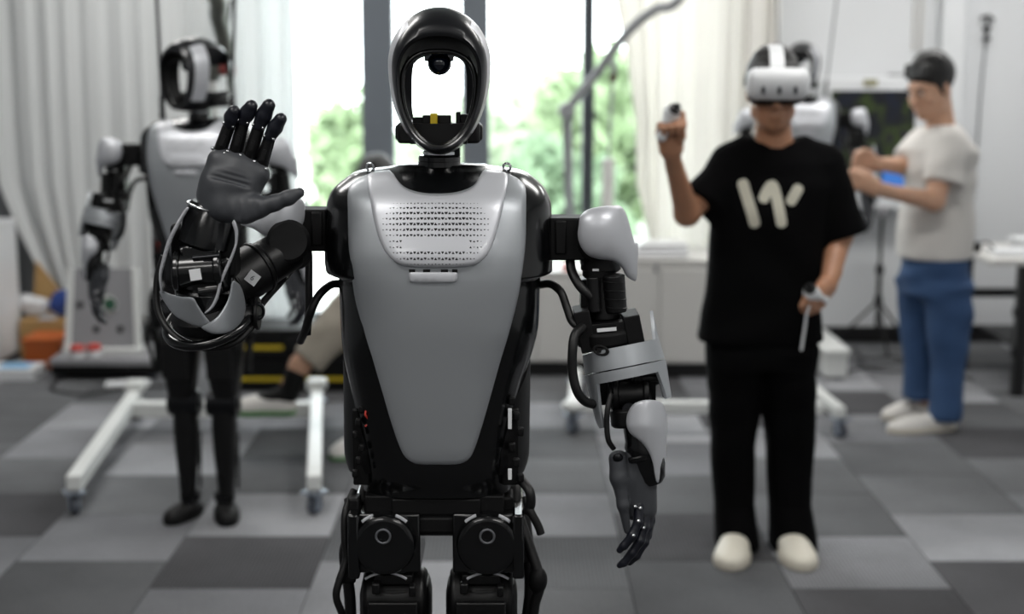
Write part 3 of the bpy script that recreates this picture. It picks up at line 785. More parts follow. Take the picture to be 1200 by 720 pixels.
def make_legs(root):
    b = MB(); zp = L(512, 600).z
    b.box((0, .05, zp+.0), (.27, .15, .07)); b.cyl((-.15, .05, zp-.01), (.15, .05, zp-.01), .05); b.box((0, .0, zp-.012), (.2, .09, .03))
    b.build('pelvis', MATTE, root, bev=.006)
    for sx in (-1, 1):
        x = -.095 if sx < 0 else .089; cxp = 449 if sx < 0 else 571
        b = MB()
        z1, z0 = L(cxp, 592).z, L(cxp, 660).z
        b.cyl((x, -.075, (z0+z1)/2+.002), (x, .11, (z0+z1)/2+.002), .056, n=36, ch=.006)
        b.box((x, .02, (z0+z1)/2), (.126, .15, z1-z0)); b.box((x+sx*.055, .02, (z0+z1)/2), (.02, .19, .12))
        hm = b.build('hip_motor', BLACK, root, bev=.004)
        b = MB(); c = L(cxp, 629, -.08); b.torus(c, (0, 1, 0), .0125, .0022, 28, 8); b.build('motor_ring', RINGM, hm)
        b = MB()
        for k in (-1, 1): b.torus((x, -.062, (z0+z1)/2), (0, 1, 0), .0575, .0042, 10, 6, a0=-70-(0 if k > 0 else 62), a1=-48-(0 if k > 0 else 62))
        b.build('silver_crescent', WSILVER, hm)['kind'] = 'stuff'
        b = MB(); b.torus((x, -.05, L(cxp, 700).z), (0, 1, 0), .065, .0025, 16, 6, a0=-125, a1=-55); b.build('thigh_trim', WSILVER, root)
        b = MB(); zt = L(cxp, 663).z; zk = .42   # thigh
        xh = x; x = xh*.86
        b.box((x, .0, zt-.01), (.07, .1, .02)); b.cyl((x-.058, .0, zt-.06), (x+.058, .0, zt-.06), .055, n=32)
        rs = []
        for q, hx, hy in ((0, .062, .058), (.1, .066, .064), (.3, .066, .066), (.6, .058, .06), (.85, .05, .052), (1, .045, .045)):
            z = zt-.03+(zk+.02-zt+.03)*q; rs.append([Vector((x+hx*math.copysign(abs(math.cos(a))**.6, math.cos(a)), .01+hy*math.copysign(abs(math.sin(a))**.6, math.sin(a)), z)) for a in [2*math.pi*i/32 for i in range(32)]])
        b.rings(rs); b.box((x, -.066, zt-.11), (.09, .012, .13)); b.box((x-.03, -.06, zt-.02), (.015, .02, .02)); b.box((x+.035, -.06, zt-.025), (.012, .02, .02))
        th = b.build('thigh', SATIN, root, bev=.003, angle=40)
        x = xh*.76; b = MB(); b.cyl((x-.055, .005, zk), (x+.055, .005, zk), .047, n=32); b.cyl((x-.06, .005, zk), (x+.06, .005, zk), .02, n=20); kn = b.build('knee_joint', DMETAL, root)
        b = MB(); b.box((x-.048, -.03, zk+.01), (.008, .012, .016)); b.box((x+.048, -.03, zk+.01), (.008, .012, .016)); b.build('knee_stop', CHROME, kn)
        b = MB(); rs = []
        for z, hx, hy, cy in ((.40, .04, .04, .005), (.33, .044, .05, .015), (.25, .041, .046, .015), (.15, .032, .036, .01), (.08, .026, .03, .005)):
            rs.append([Vector((x+hx*math.copysign(abs(math.cos(a))**.7, math.cos(a)), cy+hy*math.copysign(abs(math.sin(a))**.7, math.sin(a)), z)) for a in [2*math.pi*i/28 for i in range(28)]])
        b.rings(rs); sh = b.build('shin', SATIN, root)
        b = MB()
        for k in (-1, 1): b.cyl((x+k*.03, .055, .09), (x+k*.035, .06, .30), .0055, n=8)
        b.box((x-.012, -.034, .14), (.008, .008, .02)); b.build('ankle_rod', DMETAL, sh)
        x = xh*.68; b = MB(); b.cyl((x-.035, .01, .075), (x+.035, .01, .075), .022, n=20); b.box((x, .01, .05), (.045, .07, .04)); b.build('ankle_joint', DMETAL, root, bev=.003)
        # foot sole, splayed outwards
        out = []
        for i in range(28):
            a = 2*math.pi*i/28; r = .115 if math.sin(a) < 0 else .085
            u = Vector((.046*math.copysign(abs(math.cos(a))**.75, math.cos(a)), r*math.sin(a), 0)); rot = Matrix.Rotation(sx*R(18), 3, 'Z')
            out.append(rot @ u+Vector((x+sx*.012, -.02, 0)))
        c = Vector((x+sx*.012, -.02, 0))
        sc = lambda q, z: [Vector((c.x+(p.x-c.x)*q, c.y+(p.y-c.y)*q, z)) for p in out]
        b = MB(); b.rings([sc(.93, .0), sc(1, .008), sc(1, .028), sc(.9, .042), sc(.55, .055)]); b.build('foot', MATTE, root, angle=50)
    # cable looms hanging beside the hips
    for pts, r in (([(415, 575, .0), (405, 600, -.03), (404, 632, -.04), (406, 655, -.04), (398, 680, -.05), (394, 700, -.05), (402, 725, -.03), (404, 760, 0)], .007),
                   ([(410, 585, .03), (412, 620, .0), (404, 650, .0), (410, 700, .01), (412, 760, .02)], .011),
                   ([(608, 560, -.02), (620, 575, -.05), (622, 590, -.05), (618, 600, -.04)], .009),
                   ([(616, 582, -.04), (622, 600, -.05), (630, 615, -.05), (634, 626, -.05)], .0075),
                   ([(606, 600, .0), (620, 640, -.02), (630, 670, -.03), (632, 690, -.03), (626, 712, -.02), (622, 760, 0)], .010),
                   ([(612, 590, .03), (618, 640, .02), (622, 690, .02), (616, 740, .02)], .012)):
        b = MB(); b.stube([L(*p) for p in pts], r, 10); b.build('hip_cable', CABLE, root)
    b = MB(); b.sphere(L(630, 680, -.03), (.018, .018, .026)); b.build('hip_connector', MATTE, root)
    for p, d in (((408, 672, -.03), (.03, .03, .03)), ((416, 600, -.02), (.02, .04, .06)), ((612, 640, 0), (.03, .05, .05))):
        b = MB(); b.box(L(*p), d); b.build('hip_connector', MATTE, root, bev=.004)

# --- hanging arm (drawn from the arm at the right of the picture)
def make_hanging_arm(root, mirror=False):
    kw = dict(parent=root, mirror=mirror)
    b = MB(); b.box(L(664, 278, .03), (.062, .07, .075)); b.box(L(657, 278, .0), (.02, .02, .06)); b.build('shoulder_bar', MATTE, bev=.003, **kw)
    b = MB(); b.cyl(L(700, 283, -.03), L(700, 283, .10), .036, n=32, ch=.006); b.cyl(L(680, 283, .03), L(712, 283, .03), .046, n=32); b.cyl(L(704, 318, .025), L(704, 285, .025), .036, n=28); sm = b.build('shoulder_motor', SATIN, **kw)
    cap = [(678, 265), (680, 254), (688, 246), (702, 242.5), (716, 241), (726, 241), (732, 247), (737, 260), (741, 275), (744, 284), (747.5, 286), (747.5, 305), (746, 327), (742, 329), (734, 324), (728, 313), (718, 306), (703, 304), (690, 300), (681, 290), (677, 277)]
    cd = lambda x, y: -.052+.055*((x-703)/45)**2*(1 if x > 703 else .5)+.03*((y-270)/40)**2*(1 if y < 270 else .4)
    b = MB(); b.plate(cap, cd, .007, L, rnd=.006, rpx=6, sp=5, dome=.007, dpx=22, n=3); b.build('shoulder_cap', WSILVER, angle=60, **kw)
    # upper arm: a stack of black actuators
    b = MB()
    b.cyl(L(702, 326, .02), L(703, 306, .02), 20*S, n=28); b.cyl(L(709, 376, .01), L(706, 322, .02), 19*S, n=28); b.cyl(L(722, 366, -.01), L(719, 322, -.01), 13*S, n=22)
    b.cyl(L(697, 366, -.018), L(695, 325, -.015), 8*S, n=18)
    for k in range(4): b.torus(L(719+k*.9, 330+k*10, -.01), (0.05, 0, 1), 13*S, .0016, 20, 6)
    b.box(L(696, 350, .03), (.05, .05, .075)); b.box(L(716, 381, 0), (.085, .07, .02), Matrix.Rotation(R(-6), 3, 'Y'))
    ua = b.build('upper_arm', SATIN, bev=.0025, **kw)
    b = MB(); b.box(L(698, 316.5, -.02), (.011, .004, .004)); b.box(L(711, 386.5, -.045), (.034, .004, .006), Matrix.Rotation(R(-5), 3, 'Y')); b.build('white_marking', WHITE, ua, mirror=mirror)
    # elbow clevis
    b = MB(); b.box(L(685, 385, 0), (.028, .075, .075), Matrix.Rotation(R(-12), 3, 'Y')); b.box(L(741, 384, .0), (.03, .075, .055), Matrix.Rotation(R(-12), 3, 'Y')); b.cyl(L(676, 392, .0), L(750, 386, .0), .024, n=28)
    b.cyl(L(712, 404, .0), L(710, 384, 0), .05, n=32)
    b.build('elbow_clevis', MATTE, bev=.003, **kw)
    # silver elbow shell: a ring band, then a frame open to the front
    A = L(726, 400, .0); B = L(746, 498, -.03)
    def hump(a, c, wd_): 
        d = abs((a-c+180) % 360-180); return max(0, 1-d/wd_)
    topf = lambda a: .06-.34*hump(a, 8, 22)**.8+.02*hump(a, 180, 60)
    band = lambda a: .30
    b = MB(); b.sleeve(A, B, 46*S, .062, topf, band, .006, 96, 8, lambda t: 1.0+.05*min(1, max(0, t)*3.5)); sh = b.build('elbow_shell', SILVER, angle=55, **kw)
    def botf(a):
        q = abs((a-93+180) % 360-180)      # angle from the front
        if q < 48: return .435
        if q < 60: return .435+(q-48)/12*(.42 if a > 93 else .32)
        if a > 93 and a < 200: return .95-.25*max(0, (a-165)/35)
        if a <= 93 or a > 330: return .76
        return .6
    b = MB(); b.sleeve(A, B, 47*S, .064, lambda a: .315, botf, .006, 120, 10, lambda t: 1.045-.10*max(0, t-.35)); b.build('forearm_frame', SILVER, angle=55, **kw)
    b = MB()
    for dx, dy in ((700, 411), (705, 429)): b.torus(L(dx+4, dy, -.057), (.5, 1, .1), .008, .002, 18, 6, sx=1.6)
    b.box(L(704, 411, -.05), (.014, .01, .006)); b.box(L(709, 428.5, -.052), (.014, .01, .006))
    b.build('screw_recess', HOLE, **kw)
    b = MB()
    b.cyl(L(712, 463, -.022), L(762, 461, -.022), 17*S, n=32); b.cyl(L(716, 462, -.022), L(724, 462, -.022), 20*S, n=32); b.cyl(L(752, 461, -.022), L(760, 461, -.022), 19.5*S, n=32)
    b.cyl(L(738, 443, -.03), L(773, 443, -.03), 5*S, n=14); b.cyl(L(742, 443, -.03), L(752, 443, -.03), 7*S, n=14); b.box(L(735, 450, .01), (.1, .04, .07))
    b.cyl(L(740, 500, -.03), L(738, 478, -.025), 24*S, n=28)
    b.build('forearm_motor', SATIN, bev=.0015, **kw)
    # pearl forearm cap
    cap = [(735, 486), (741, 475), (752, 469.5), (766, 469), (777, 474), (781.5, 490), (781, 520), (779, 548), (775, 561), (770, 566), (767, 556), (765, 543), (760, 530), (752, 519), (743, 512), (737, 506), (734, 497)]
    cd = lambda x, y: -.096+.07*((x-757)/27)**2*(.35 if x < 757 else 1)+.0003*abs(y-500)
    b = MB(); b.plate(cap, cd, .006, L, rnd=.005, rpx=4, sp=4, n=3); b.build('forearm_cap', WSILVER, angle=60, **kw)
    b = MB(); b.cyl(L(737, 481, -.055), L(737, 481, -.02), .013, n=20); b.build('cap_pivot', DMETAL, **kw)
    b = MB(); b.lathe(L(764, 566, -.03), L(746, 488, -.03)-L(764, 566, -.03), [(.02, 0), (.026, .008), (.031, .03), (.034, .055), (.034, .075), (.03, .085), (.028, .115)], 32); b.cyl(L(752, 535, -.028), L(750, 528, -.028), .0375, n=32); b.build('wrist', BLACK, **kw)
    # hand
    sd = SDF()
    sd.cone(L(745, 540, -.03), L(752, 596, -.03), .027, .021, .02); sd.cone(L(757, 552, -.02), L(760, 598, -.02), .018, .013, .02); sd.cone(L(737, 560, -.035), L(741, 600, -.035), .017, .012, .02)
    sd.cone(L(724, 538, -.05), L(725, 560, -.055), .0165, .015, .012); sd.cone(L(725, 560, -.055), L(730, 592, -.06), .014, .010, .01); sd.cone(L(730, 592, -.06), L(735, 622, -.055), .010, .0065, .008)
    h = organic('hand', sd, .0022, GLOVE, root, 2)
    fl = [([(749, 592, -.045), (748, 612, -.055), (741, 628, -.06), (731, 640, -.06), (726, 645, -.058)], (.0105, .0085, .009, .0075, .006)),
          ([(756, 597, -.035), (755, 618, -.045), (750, 634, -.05), (741, 648, -.052), (731, 660, -.05), (726, 663, -.048)], (.0105, .0085, .009, .008, .007, .0055)),
          ([(761, 597, -.02), (760, 618, -.028), (755, 636, -.034), (746, 652, -.036), (738, 660, -.035)], (.0095, .008, .0085, .007, .0055)),
          ([(763, 592, -.005), (763, 610, -.01), (759, 628, -.018), (752, 640, -.02)], (.0085, .0075, .0075, .0055))]
    for pts, rs in fl:
        f = SDF().chain([L(*p) for p in pts], rs, .004); o = organic('finger', f, .0018, TIP, h, 1)
        if mirror: o.data.transform(Matrix.Scale(-1, 4, (1, 0, 0))); o.data.flip_normals()
    b = MB()
    for p in ((748, 611, -.062), (742, 628, -.067), (754, 619, -.053), (744, 594, -.056), (750, 596, -.056)): b.sphere(L(*p), .0042, 10, 8)
    b.build('knuckle', CHROME, h, mirror=mirror)['kind'] = 'stuff'
    b = MB(); b.sphere(L(724, 537, -.062), (.0095, .006, .0095), 14, 10); b.build('thumb_pad', DMETAL, h, mirror=mirror)
    if mirror: h.data.transform(Matrix.Scale(-1, 4, (1, 0, 0))); h.data.flip_normals()
    for pts, r in (([(668, 300, .02), (670, 318, .0), (680, 336, -.02), (693, 348, -.02)], .0085),
                   ([(632, 334, .06), (645, 333, .03), (657, 342, .0), (664, 360, -.01), (670, 376, -.02), (680, 384, -.03), (690, 384, -.02)], .0075),
                   ([(683, 384, -.04), (674, 392, -.06), (671, 410, -.07), (671, 436, -.07), (676, 458, -.07), (685, 470, -.06), (695, 474, -.045)], .0085),
                   ([(716, 462, -.05), (712, 480, -.06), (711, 498, -.06), (713, 516, -.06), (719, 526, -.05)], .005)):
        b = MB(); b.stube([L(*p) for p in pts], r, 10); b.build('arm_cable', CABLE, **kw)

# --- raised arm (left of the picture), palm towards the camera
def make_raised_arm(root):
    b = MB(); b.box(L(362, 268, .03), (.07, .07, .074)); b.box(L(372, 268, .0), (.02, .02, .06)); b.build('shoulder_bar', MATTE, root, bev=.003)
    b = MB(); b.cyl(L(338, 283, -.05), L(338, 283, .10), .038, n=32, ch=.006); b.cyl(L(318, 276, .03), L(352, 276, .03), .05, n=32); b.cyl(L(344, 294, .02), L(350, 300, -.01), .026, n=24); b.build('shoulder_motor', SATIN, root)
    cap = [(282, 263), (292, 258), (305, 250), (318, 240), (332, 233), (345, 228), (355, 235), (358, 250), (355, 263), (346, 273), (334, 279), (322, 280), (308, 275), (296, 268)]
    cd = lambda x, y: -.03+.03*((x-325)/35)**2
    b = MB(); b.plate(cap, cd, .006, L, rnd=.005, rpx=5, sp=5, dome=.014, dpx=20, n=3); b.build('shoulder_cap', WSILVER, root, angle=60)
    # upper arm comes down and forward to the elbow
    A = L(342, 290, .0); B = L(262, 338, -.085)
    b = MB(); d = (B-A); b.cyl(A, A+d*.45, 25*S, 27*S, n=30); b.cyl(A+d*.42, A+d*1.0, 30*S, n=32); b.torus(A+d*.5, d, 30*S, .003, 32, 8); b.torus(A+d*.92, d, 30*S, .003, 32, 8)
    b.box(A+d*.3+Vector((0, .02, -.02)), (.05, .04, .03)); ua = b.build('upper_arm', SATIN, root, bev=.0015)
    def sticker(px, py, dep, ang, s, parent, txt=None, tilt=.0):
        M = Matrix.Rotation(R(-ang), 3, 'Y') @ Matrix.Rotation(tilt, 3, 'Z'); c = L(px, py, dep)
        b = MB(); b.box(c, (s, .0015, s), M); o = b.build('sticker', WHITE, parent, smooth=False)
        if txt:
            cu = bpy.data.curves.new('mark', 'FONT'); cu.body = txt; cu.size = s*.62; cu.align_x = 'CENTER'; cu.align_y = 'CENTER'; cu.extrude = .0002
            t = bpy.data.objects.new('mark', cu); me = bpy.data.meshes.new_from_object(t); bpy.data.objects.remove(t)
            me.transform(Matrix.Translation(c+M @ Vector((0, -.0012, 0))) @ M.to_4x4() @ Matrix.Rotation(R(90), 4, 'X'))
            me.materials.clear(); me.materials.append(INK)
            b.v = []; 
            bm = bmesh.new(); bm.from_mesh(o.data); n0 = len(bm.faces); bm.from_mesh(me)
            for f in bm.faces:
                pass
            o.data.materials.append(INK); bm.faces.ensure_lookup_table()
            for f in bm.faces[n0:]: f.material_index = 1
            bm.to_mesh(o.data); bm.free()
        return o
    sticker(296, 326, -.108, -38, .021, ua, '6')
    # elbow: big black ring, silver cups
    b = MB(); b.torus(L(246, 374, -.115), (-.2, -.42, .88), 50*S, .0085, 56, 12); b.build('elbow_ring', BLACK, root)
    b = MB(); b.lathe(L(247, 382, -.13), (-.12, -.3, .95), [(.03, -.01), (.05, .0), (.06, .012), (.062, .03), (.05, .045)], 36); b.cyl(L(281, 372, -.13), L(300, 372, -.12), .02, n=24); b.cyl(L(300, 368, -.12), L(304, 368, -.12), .028, n=24); b.build('elbow_motor', SATIN, root)
    b = MB(); b.torus(L(303, 365, -.13), (.2, -1, 0), .012, .004, 24, 8, sx=.7); b.build('elbow_bush', DMETAL, root)
    lp = [(187, 343), (190, 341), (200, 345), (213, 348), (226, 349), (232, 358), (240, 370), (247, 379), (244, 384), (234, 384), (220, 380), (206, 371), (195, 358)]
    cd = lambda x, y: -.225+.075*((x-243)/55)**2+.0006*(y-345)
    b = MB(); b.plate(lp, cd, .006, L, rnd=.004, rpx=3, sp=4, n=3); b.build('elbow_cup', SILVER, root, angle=60)
    rp = [(236, 384), (246, 378), (256, 370), (264, 358), (269, 345), (272, 330), (279, 332), (284, 340), (287, 352), (288, 364), (284, 376), (274, 386), (262, 391), (248, 391)]
    cd = lambda x, y: -.222+.08*(max(0, x-250)/38)**2+.02*(max(0, 250-x)/20)**2
    b = MB(); b.plate(rp, cd, .006, L, rnd=.004, rpx=3, sp=4, n=3); b.build('elbow_cup', SILVER, root, angle=60)
    # forearm: black housing with a cross motor, silver edges
    b = MB()
    b.cyl(L(240, 372, -.135), L(240, 336, -.14), 30*S, 33*S, n=36); b.cyl(L(240, 338, -.14), L(243, 296, -.145), 31*S, n=36)
    b.cyl(L(206, 318, -.165), L(262, 314, -.165), 21*S, n=32); b.cyl(L(206, 318, -.165), L(214, 318, -.165), 24*S, n=32); b.cyl(L(254, 315, -.165), L(263, 314, -.165), 24*S, n=32)
    b.box(L(236, 296, -.17), (.055, .03, .02)); b.cyl(L(232, 342, -.18), L(262, 338, -.175), 8*S, n=18)
    b.cyl(L(213, 296, -.17), L(226, 292, -.17), 8*S, n=16)
    fa = b.build('forearm', BLACK, root, bev=.0015)
    b = MB(); b.cyl(L(226, 303, -.19), L(258, 300, -.19), .0045, n=10); b.box(L(246, 303, -.188), (.02, .01, .008)); b.build('motor_shaft', DMETAL, fa)
    sticker(229, 322, -.199, 8, .0185, fa, None)
    le = [(186, 322), (190, 303), (196, 282), (205, 264), (216, 246), (221, 243), (220, 247), (209, 266), (200, 286), (194, 306), (190, 324), (191, 342), (188, 340)]
    cd = lambda x, y: -.19+.0003*(y-280)
    b = MB(); b.plate(le, cd, .03, L, rnd=.003, rpx=2, sp=4, n=3); b.build('forearm_edge', WSILVER, root, angle=60)
    re = [(275, 258), (279, 270), (278, 286), (273, 302), (267, 316), (260, 332), (256, 350), (249, 362), (241, 368), (240, 366), (247, 359), (253, 346), (257, 330), (264, 313), (270, 300), (275, 286), (275, 272), (272, 262)]
    cd = lambda x, y: -.2+.0002*(y-310)
    b = MB(); b.plate(re, cd, .025, L, rnd=.003, rpx=2, sp=4, n=3); b.build('forearm_edge', WSILVER, root, angle=60)
    b = MB(); b.box(L(213, 285, -.13), (.03, .05, .07)); b.box(L(268, 290, -.13), (.03, .06, .1)); b.build('forearm_bracket', MATTE, root, bev=.01, seg=3)
    b = MB(); A = L(238, 290, -.15); B = L(250, 240, -.15); b.lathe(A, B-A, [(.036, 0), (.043, .006), (.043, .05), (.040, .056), (.040, .068), (.036, .074)], 40); wr = b.build('wrist', BLACK, root)
    b = MB(); b.torus(A+(B-A)*.92, B-A, .0415, .0022, 40, 8); b.build('wrist_ring', CHROME, wr)
    # hand
    D = -.165
    sd = SDF()
    sd.chain([L(252, 240, D), L(259, 215, D), L(268, 186, D+.004)], (.026, .027, .016), .02)
    sd.chain([L(272, 240, D), L(283, 215, D), L(297, 200, D+.004)], (.026, .027, .016), .02)
    sd.cone(L(246, 228, D), L(254, 188, D+.004), .020, .014, .015); sd.cone(L(262, 222, D-.002), L(282, 193, D), .024, .017, .015); sd.cone(L(290, 225, D), L(304, 206, D+.004), .017, .015, .015)
    sd.cone(L(256, 186, D), L(304, 203, D), .0135, .0135, .012)
    sd.chain([L(262, 242, D-.012), L(287, 246, D-.018), L(303, 243, D-.022)], (.024, .0205, .017), .014)
    sd.chain([L(303, 243, D-.022), L(322, 238, D-.026), L(338, 232, D-.028), L(351, 226, D-.028)], (.017, .0125, .0115, .0088), .008)
    for (a, c, r) in (((247, 199), (299, 213), .0022), ((246, 205), (296, 219), .0022), ((252, 194), (302, 208), .0018)): sd.cone(L(a[0], a[1], D-.0275), L(c[0], c[1], D-.0275), r*1.7, r*1.7, .004, sub=True)
    for (a, c) in (((265, 222), (262, 255)), ((280, 228), (277, 260)), ((290, 232), (288, 258)), ((299, 233), (298, 254)), ((249, 212), (272, 218))): sd.cone(L(a[0], a[1], D-.042), L(c[0], c[1], D-.042), .005, .005, .006, sub=True)
    h = organic('hand', sd, .0021, GLOVE, root, 2)
    fl = [((257, 179), (269, 146), (274, 129), .0112), ((275, 182), (285.5, 142), (294.5, 123), .0116), ((291, 189), (303.5, 148), (315, 122), .0118), ((305, 198), (316, 161), (329, 138), .0112)]
    pass
    for i, (p, q, t, r) in enumerate(fl):
        dd = D+.004
        P = Vector((p[0], p[1], 0)); Q = Vector((q[0], q[1], 0)); T = Vector((t[0], t[1], 0))
        # proximal link, mechanical
        f = MB(); a = L(p[0], p[1], dd); c = L(q[0], q[1], dd-.004); u = (c-a).normalized(); sdv = u.cross(Vector((0, 1, 0)))
        f.lathe(a, c-a, [(r*.75, 0), (r*.95, .005), (r*.9, (c-a).length*.5), (r*.75, (c-a).length*.8), (r*.8, (c-a).length)], 16)
        for k in (-1, 1): f.cyl(a+sdv*k*r*.75, c+sdv*k*r*.65, .0028, n=8)
        f.box(a+(c-a)*.45+Vector((0, -r*.75, 0)), (.006, .006, .018), Matrix.Rotation(math.atan2(u.x, u.z), 3, 'Y'))
        f.build('finger_link', SATIN, h, bev=.0006)
        g = SDF().cone(L(q[0]+(t[0]-q[0])*.05, q[1]+(t[1]-q[1])*.05, dd-.006), L(q[0]+(t[0]-q[0])*.5, q[1]+(t[1]-q[1])*.5, dd-.010), r*.92, r*1.08, .004).cone(L(q[0]+(t[0]-q[0])*.5, q[1]+(t[1]-q[1])*.5, dd-.010), L(t[0], t[1]+1.5, dd-.016), r*1.08, r*.9, .004)
        organic('fingertip', g, .0017, TIP, h, 1)
        kb = MB()
        for k in (-1, 1):
            kb.sphere(a+sdv*k*r*.95+Vector((0, -.0115, 0))+u*.004, .0034, 10, 8); kb.sphere(c+sdv*k*r*.7+Vector((0, -.0095, 0)), .0027, 10, 8)
        kb.cyl(a+sdv*r*.8+Vector((0, -.009, -.004)), a-sdv*r*.8+Vector((0, -.009, -.004)), .003, n=10)
        kb.build('knuckle', CHROME, h)['kind'] = 'stuff'
    for pts, r in (([(362, 300, .05), (362, 330, .04), (362, 360, .04), (360, 392, .05)], .007),
                   ([(400, 333, .06), (388, 334, .05), (374, 346, .03), (364, 366, .02), (358, 386, .04), (352, 400, .07)], .0075),
                   ([(345, 312, .02), (330, 330, .0), (312, 350, -.05), (300, 366, -.1)], .006),
                   ([(192, 300, -.11), (184, 330, -.11), (186, 366, -.12), (205, 394, -.14), (240, 408, -.15), (275, 402, -.15), (298, 380, -.13)], .006)):
        b = MB(); b.stube([L(*p) for p in pts], r, 10); b.build('arm_cable', CABLE, root)

front = thing('humanoid_robot', 'large silver and black robot in front raising one open hand, face hollow', 'robot', R0, 0, 'humanoid robots')
hd = make_head(front); make_torso(front); make_legs(front)
second = thing('humanoid_robot', 'silver robot hanging in the left rolling hoist, both arms down, head turned aside', 'robot', (0, 0, 0), 0, 'humanoid robots')
for ch in list(front.children): copy_tree(ch, second)
make_raised_arm(front); make_hanging_arm(front)
make_hanging_arm(second); make_hanging_arm(second, True)
third = copy_tree(second); third['label'] = 'silver and black robot half hidden behind the person with the headset'
p = w(233, 300, 4.95); second.location = (p.x, 4.95, .0); second.rotation_euler = (0, 0, R(-4))
p = w(935, 300, 7.5); third.location = (p.x, 7.5, .03); third.rotation_euler = (0, 0, R(3))
def turn_head(root, ang):
    c = L(515, 100, .06)
    for ch in root.children:
        if ch.name.startswith('head_shell'):
            ch.matrix_basis = Matrix.Translation(Vector((c.x, c.y, 0))) @ Matrix.Rotation(ang, 4, 'Z') @ Matrix.Translation(Vector((-c.x, -c.y, 0)))
turn_head(second, R(-32)); turn_head(third, R(-26))
# ================================================================== PEOPLE
def skinmat(name, col):
    m = mat(name, col, .5, 0, 0, .06, 400, .08, 14); b = m.node_tree.nodes['Principled BSDF']
    b.inputs['Subsurface Weight'].default_value = .12; b.inputs['Subsurface Radius'].default_value = (.02, .008, .005); b.inputs['Subsurface Scale'].default_value = .5
    return m
SKIN1 = skinmat('skin_tan', 'a87a5e'); SKIN2 = skinmat('skin_light', 'c49a80')
HAIR = mat('black_hair', '0d0b0b', .5, 0, 0, .9, 220)
BTEE = mat('black_cotton', '060607', .9, 0, 0, .25, 500, spec=.08); BTRO = mat('black_twill', '050506', .9, 0, 0, .25, 500, spec=.08)
WTEE = mat('white_cotton', 'cfccc8', .85, 0, 0, .25, 400)
DENIM = mat('blue_denim', '2e4a70', .85, 0, 0, .35, 500, .22, 9)
CREAM = mat('cream_shoe_leather', 'd9d4c6', .55, 0, 0, .05, 200); WSHOE = mat('white_shoe_leather', 'd8d5d0', .55, 0, 0, .05, 200)
SOLE = mat('pale_rubber_sole', 'c6c0b2', .7, 0, 0, .1, 200)
GTRO = mat('grey_beige_cotton', '9b9488', .85, 0, 0, .25, 400); GTEE = mat('grey_cotton', '5a5c60', .85, 0, 0, .25, 400)
PRINT = mat('cream_shirt_print', 'c9c6b6', .7); EYE = mat('dark_eye', '120c0a', .2); EYEW = mat('eye_white', 'c9c5c0', .3)
LIP = skinmat('lips', '93604f')

def Rz(a): return Matrix.Rotation(a, 3, 'Z')
def Rx(a): return Matrix.Rotation(a, 3, 'X')
def head_sdf(C, M, s=1.0):
    """skull, jaw, nose, brow, lips, ears; C is the middle of the head, front is -Y before M"""
    sd = SDF(); P = lambda x, y, z: tuple(C+M @ (Vector((x, y, z))*s))
    E = lambda c, r, k=.02, sub=False: sd.ell(P(*c), [q*s for q in r], k, M, sub)
    E((0, .012, .03), (.074, .092, .085)); E((0, -.02, -.03), (.062, .066, .075), .03); E((0, -.04, -.085), (.036, .034, .028), .03)
    sd.cone(P(-.045, -.01, -.065), P(0, -.055, -.095), .022*s, .018*s, .02); sd.cone(P(.045, -.01, -.065), P(0, -.055, -.095), .022*s, .018*s, .02)
    sd.cone(P(-.03, -.074, .018), P(.03, -.074, .018), .012*s, .012*s, .02)          # brow
    for q in (-1, 1):
        E((q*.03, -.085, .0), (.016, .012, .011), .012, True)                         # eye sockets
        E((q*.04, -.055, -.025), (.022, .022, .018), .02)                             # cheeks
        E((q*.074, .012, -.008), (.008, .018, .03), .006); E((q*.079, .006, -.008), (.004, .008, .016), .004, True)
    sd.cone(P(0, -.083, .008), P(0, -.106, -.034), .009*s, .013*s, .01); 
    for q in (-1, 1): sd.cone(P(q*.012, -.092, -.037), P(q*.012, -.092, -.037), .009*s, .009*s, .008)
    sd.cone(P(-.018, -.08, -.062), P(.018, -.08, -.062), .008*s, .008*s, .008); sd.cone(P(-.014, -.08, -.074), P(.014, -.08, -.074), .0085*s, .0085*s, .008)
    sd.cone(P(-.022, -.093, -.068), P(.022, -.093, -.068), .003*s, .003*s, .004, True)
    return sd, P
def hair_sdf(C, M, s=1.0, cutz=-.02, lift=.0, fr=.035):
    sd = SDF(); P = lambda x, y, z: tuple(C+M @ (Vector((x, y, z))*s))
    sd.ell(P(0, .022 if fr < .03 else .018, .04+lift), [q*s for q in ((.082, .098, .09) if fr < .03 else (.084, .104, .092))], .01, M)
    for i in range(26):   # tufts
        a = i*2.4; r = .3+.6*((i*37) % 26)/26
        sd.ell(P(.06*math.cos(a)*r, .018+.075*math.sin(a)*r, .04+lift+.088*math.sqrt(1-r*r*.8)), [q*s for q in (.016, .02, .012)], .012, M)
    for q in (-1, 1): sd.cone(P(q*.07, -.012, .02), P(q*.072, -.006, -.02), .012*s, .007*s, .01)
    if fr > .03: sd.cone(P(-.05, -.07, .068), P(.05, -.07, .068), .018*s, .018*s, .02)
    else:
        for i in range(9): x_ = -.056+.014*i; sd.cone(P(x_, -.045, .1), P(x_+.012, -.078+.004*(i % 3), .062-.009*(i % 2)), .012*s, .005*s, .006)
    # open the face and the ears
    sd.ell(P(0, -.09, -.045), [q*s for q in (.075, .085, .045+fr)], .008, M, True)
    d = M @ Vector((0, .35, -1)); sd.half(P(0, .05, cutz-.04), d)
    return sd
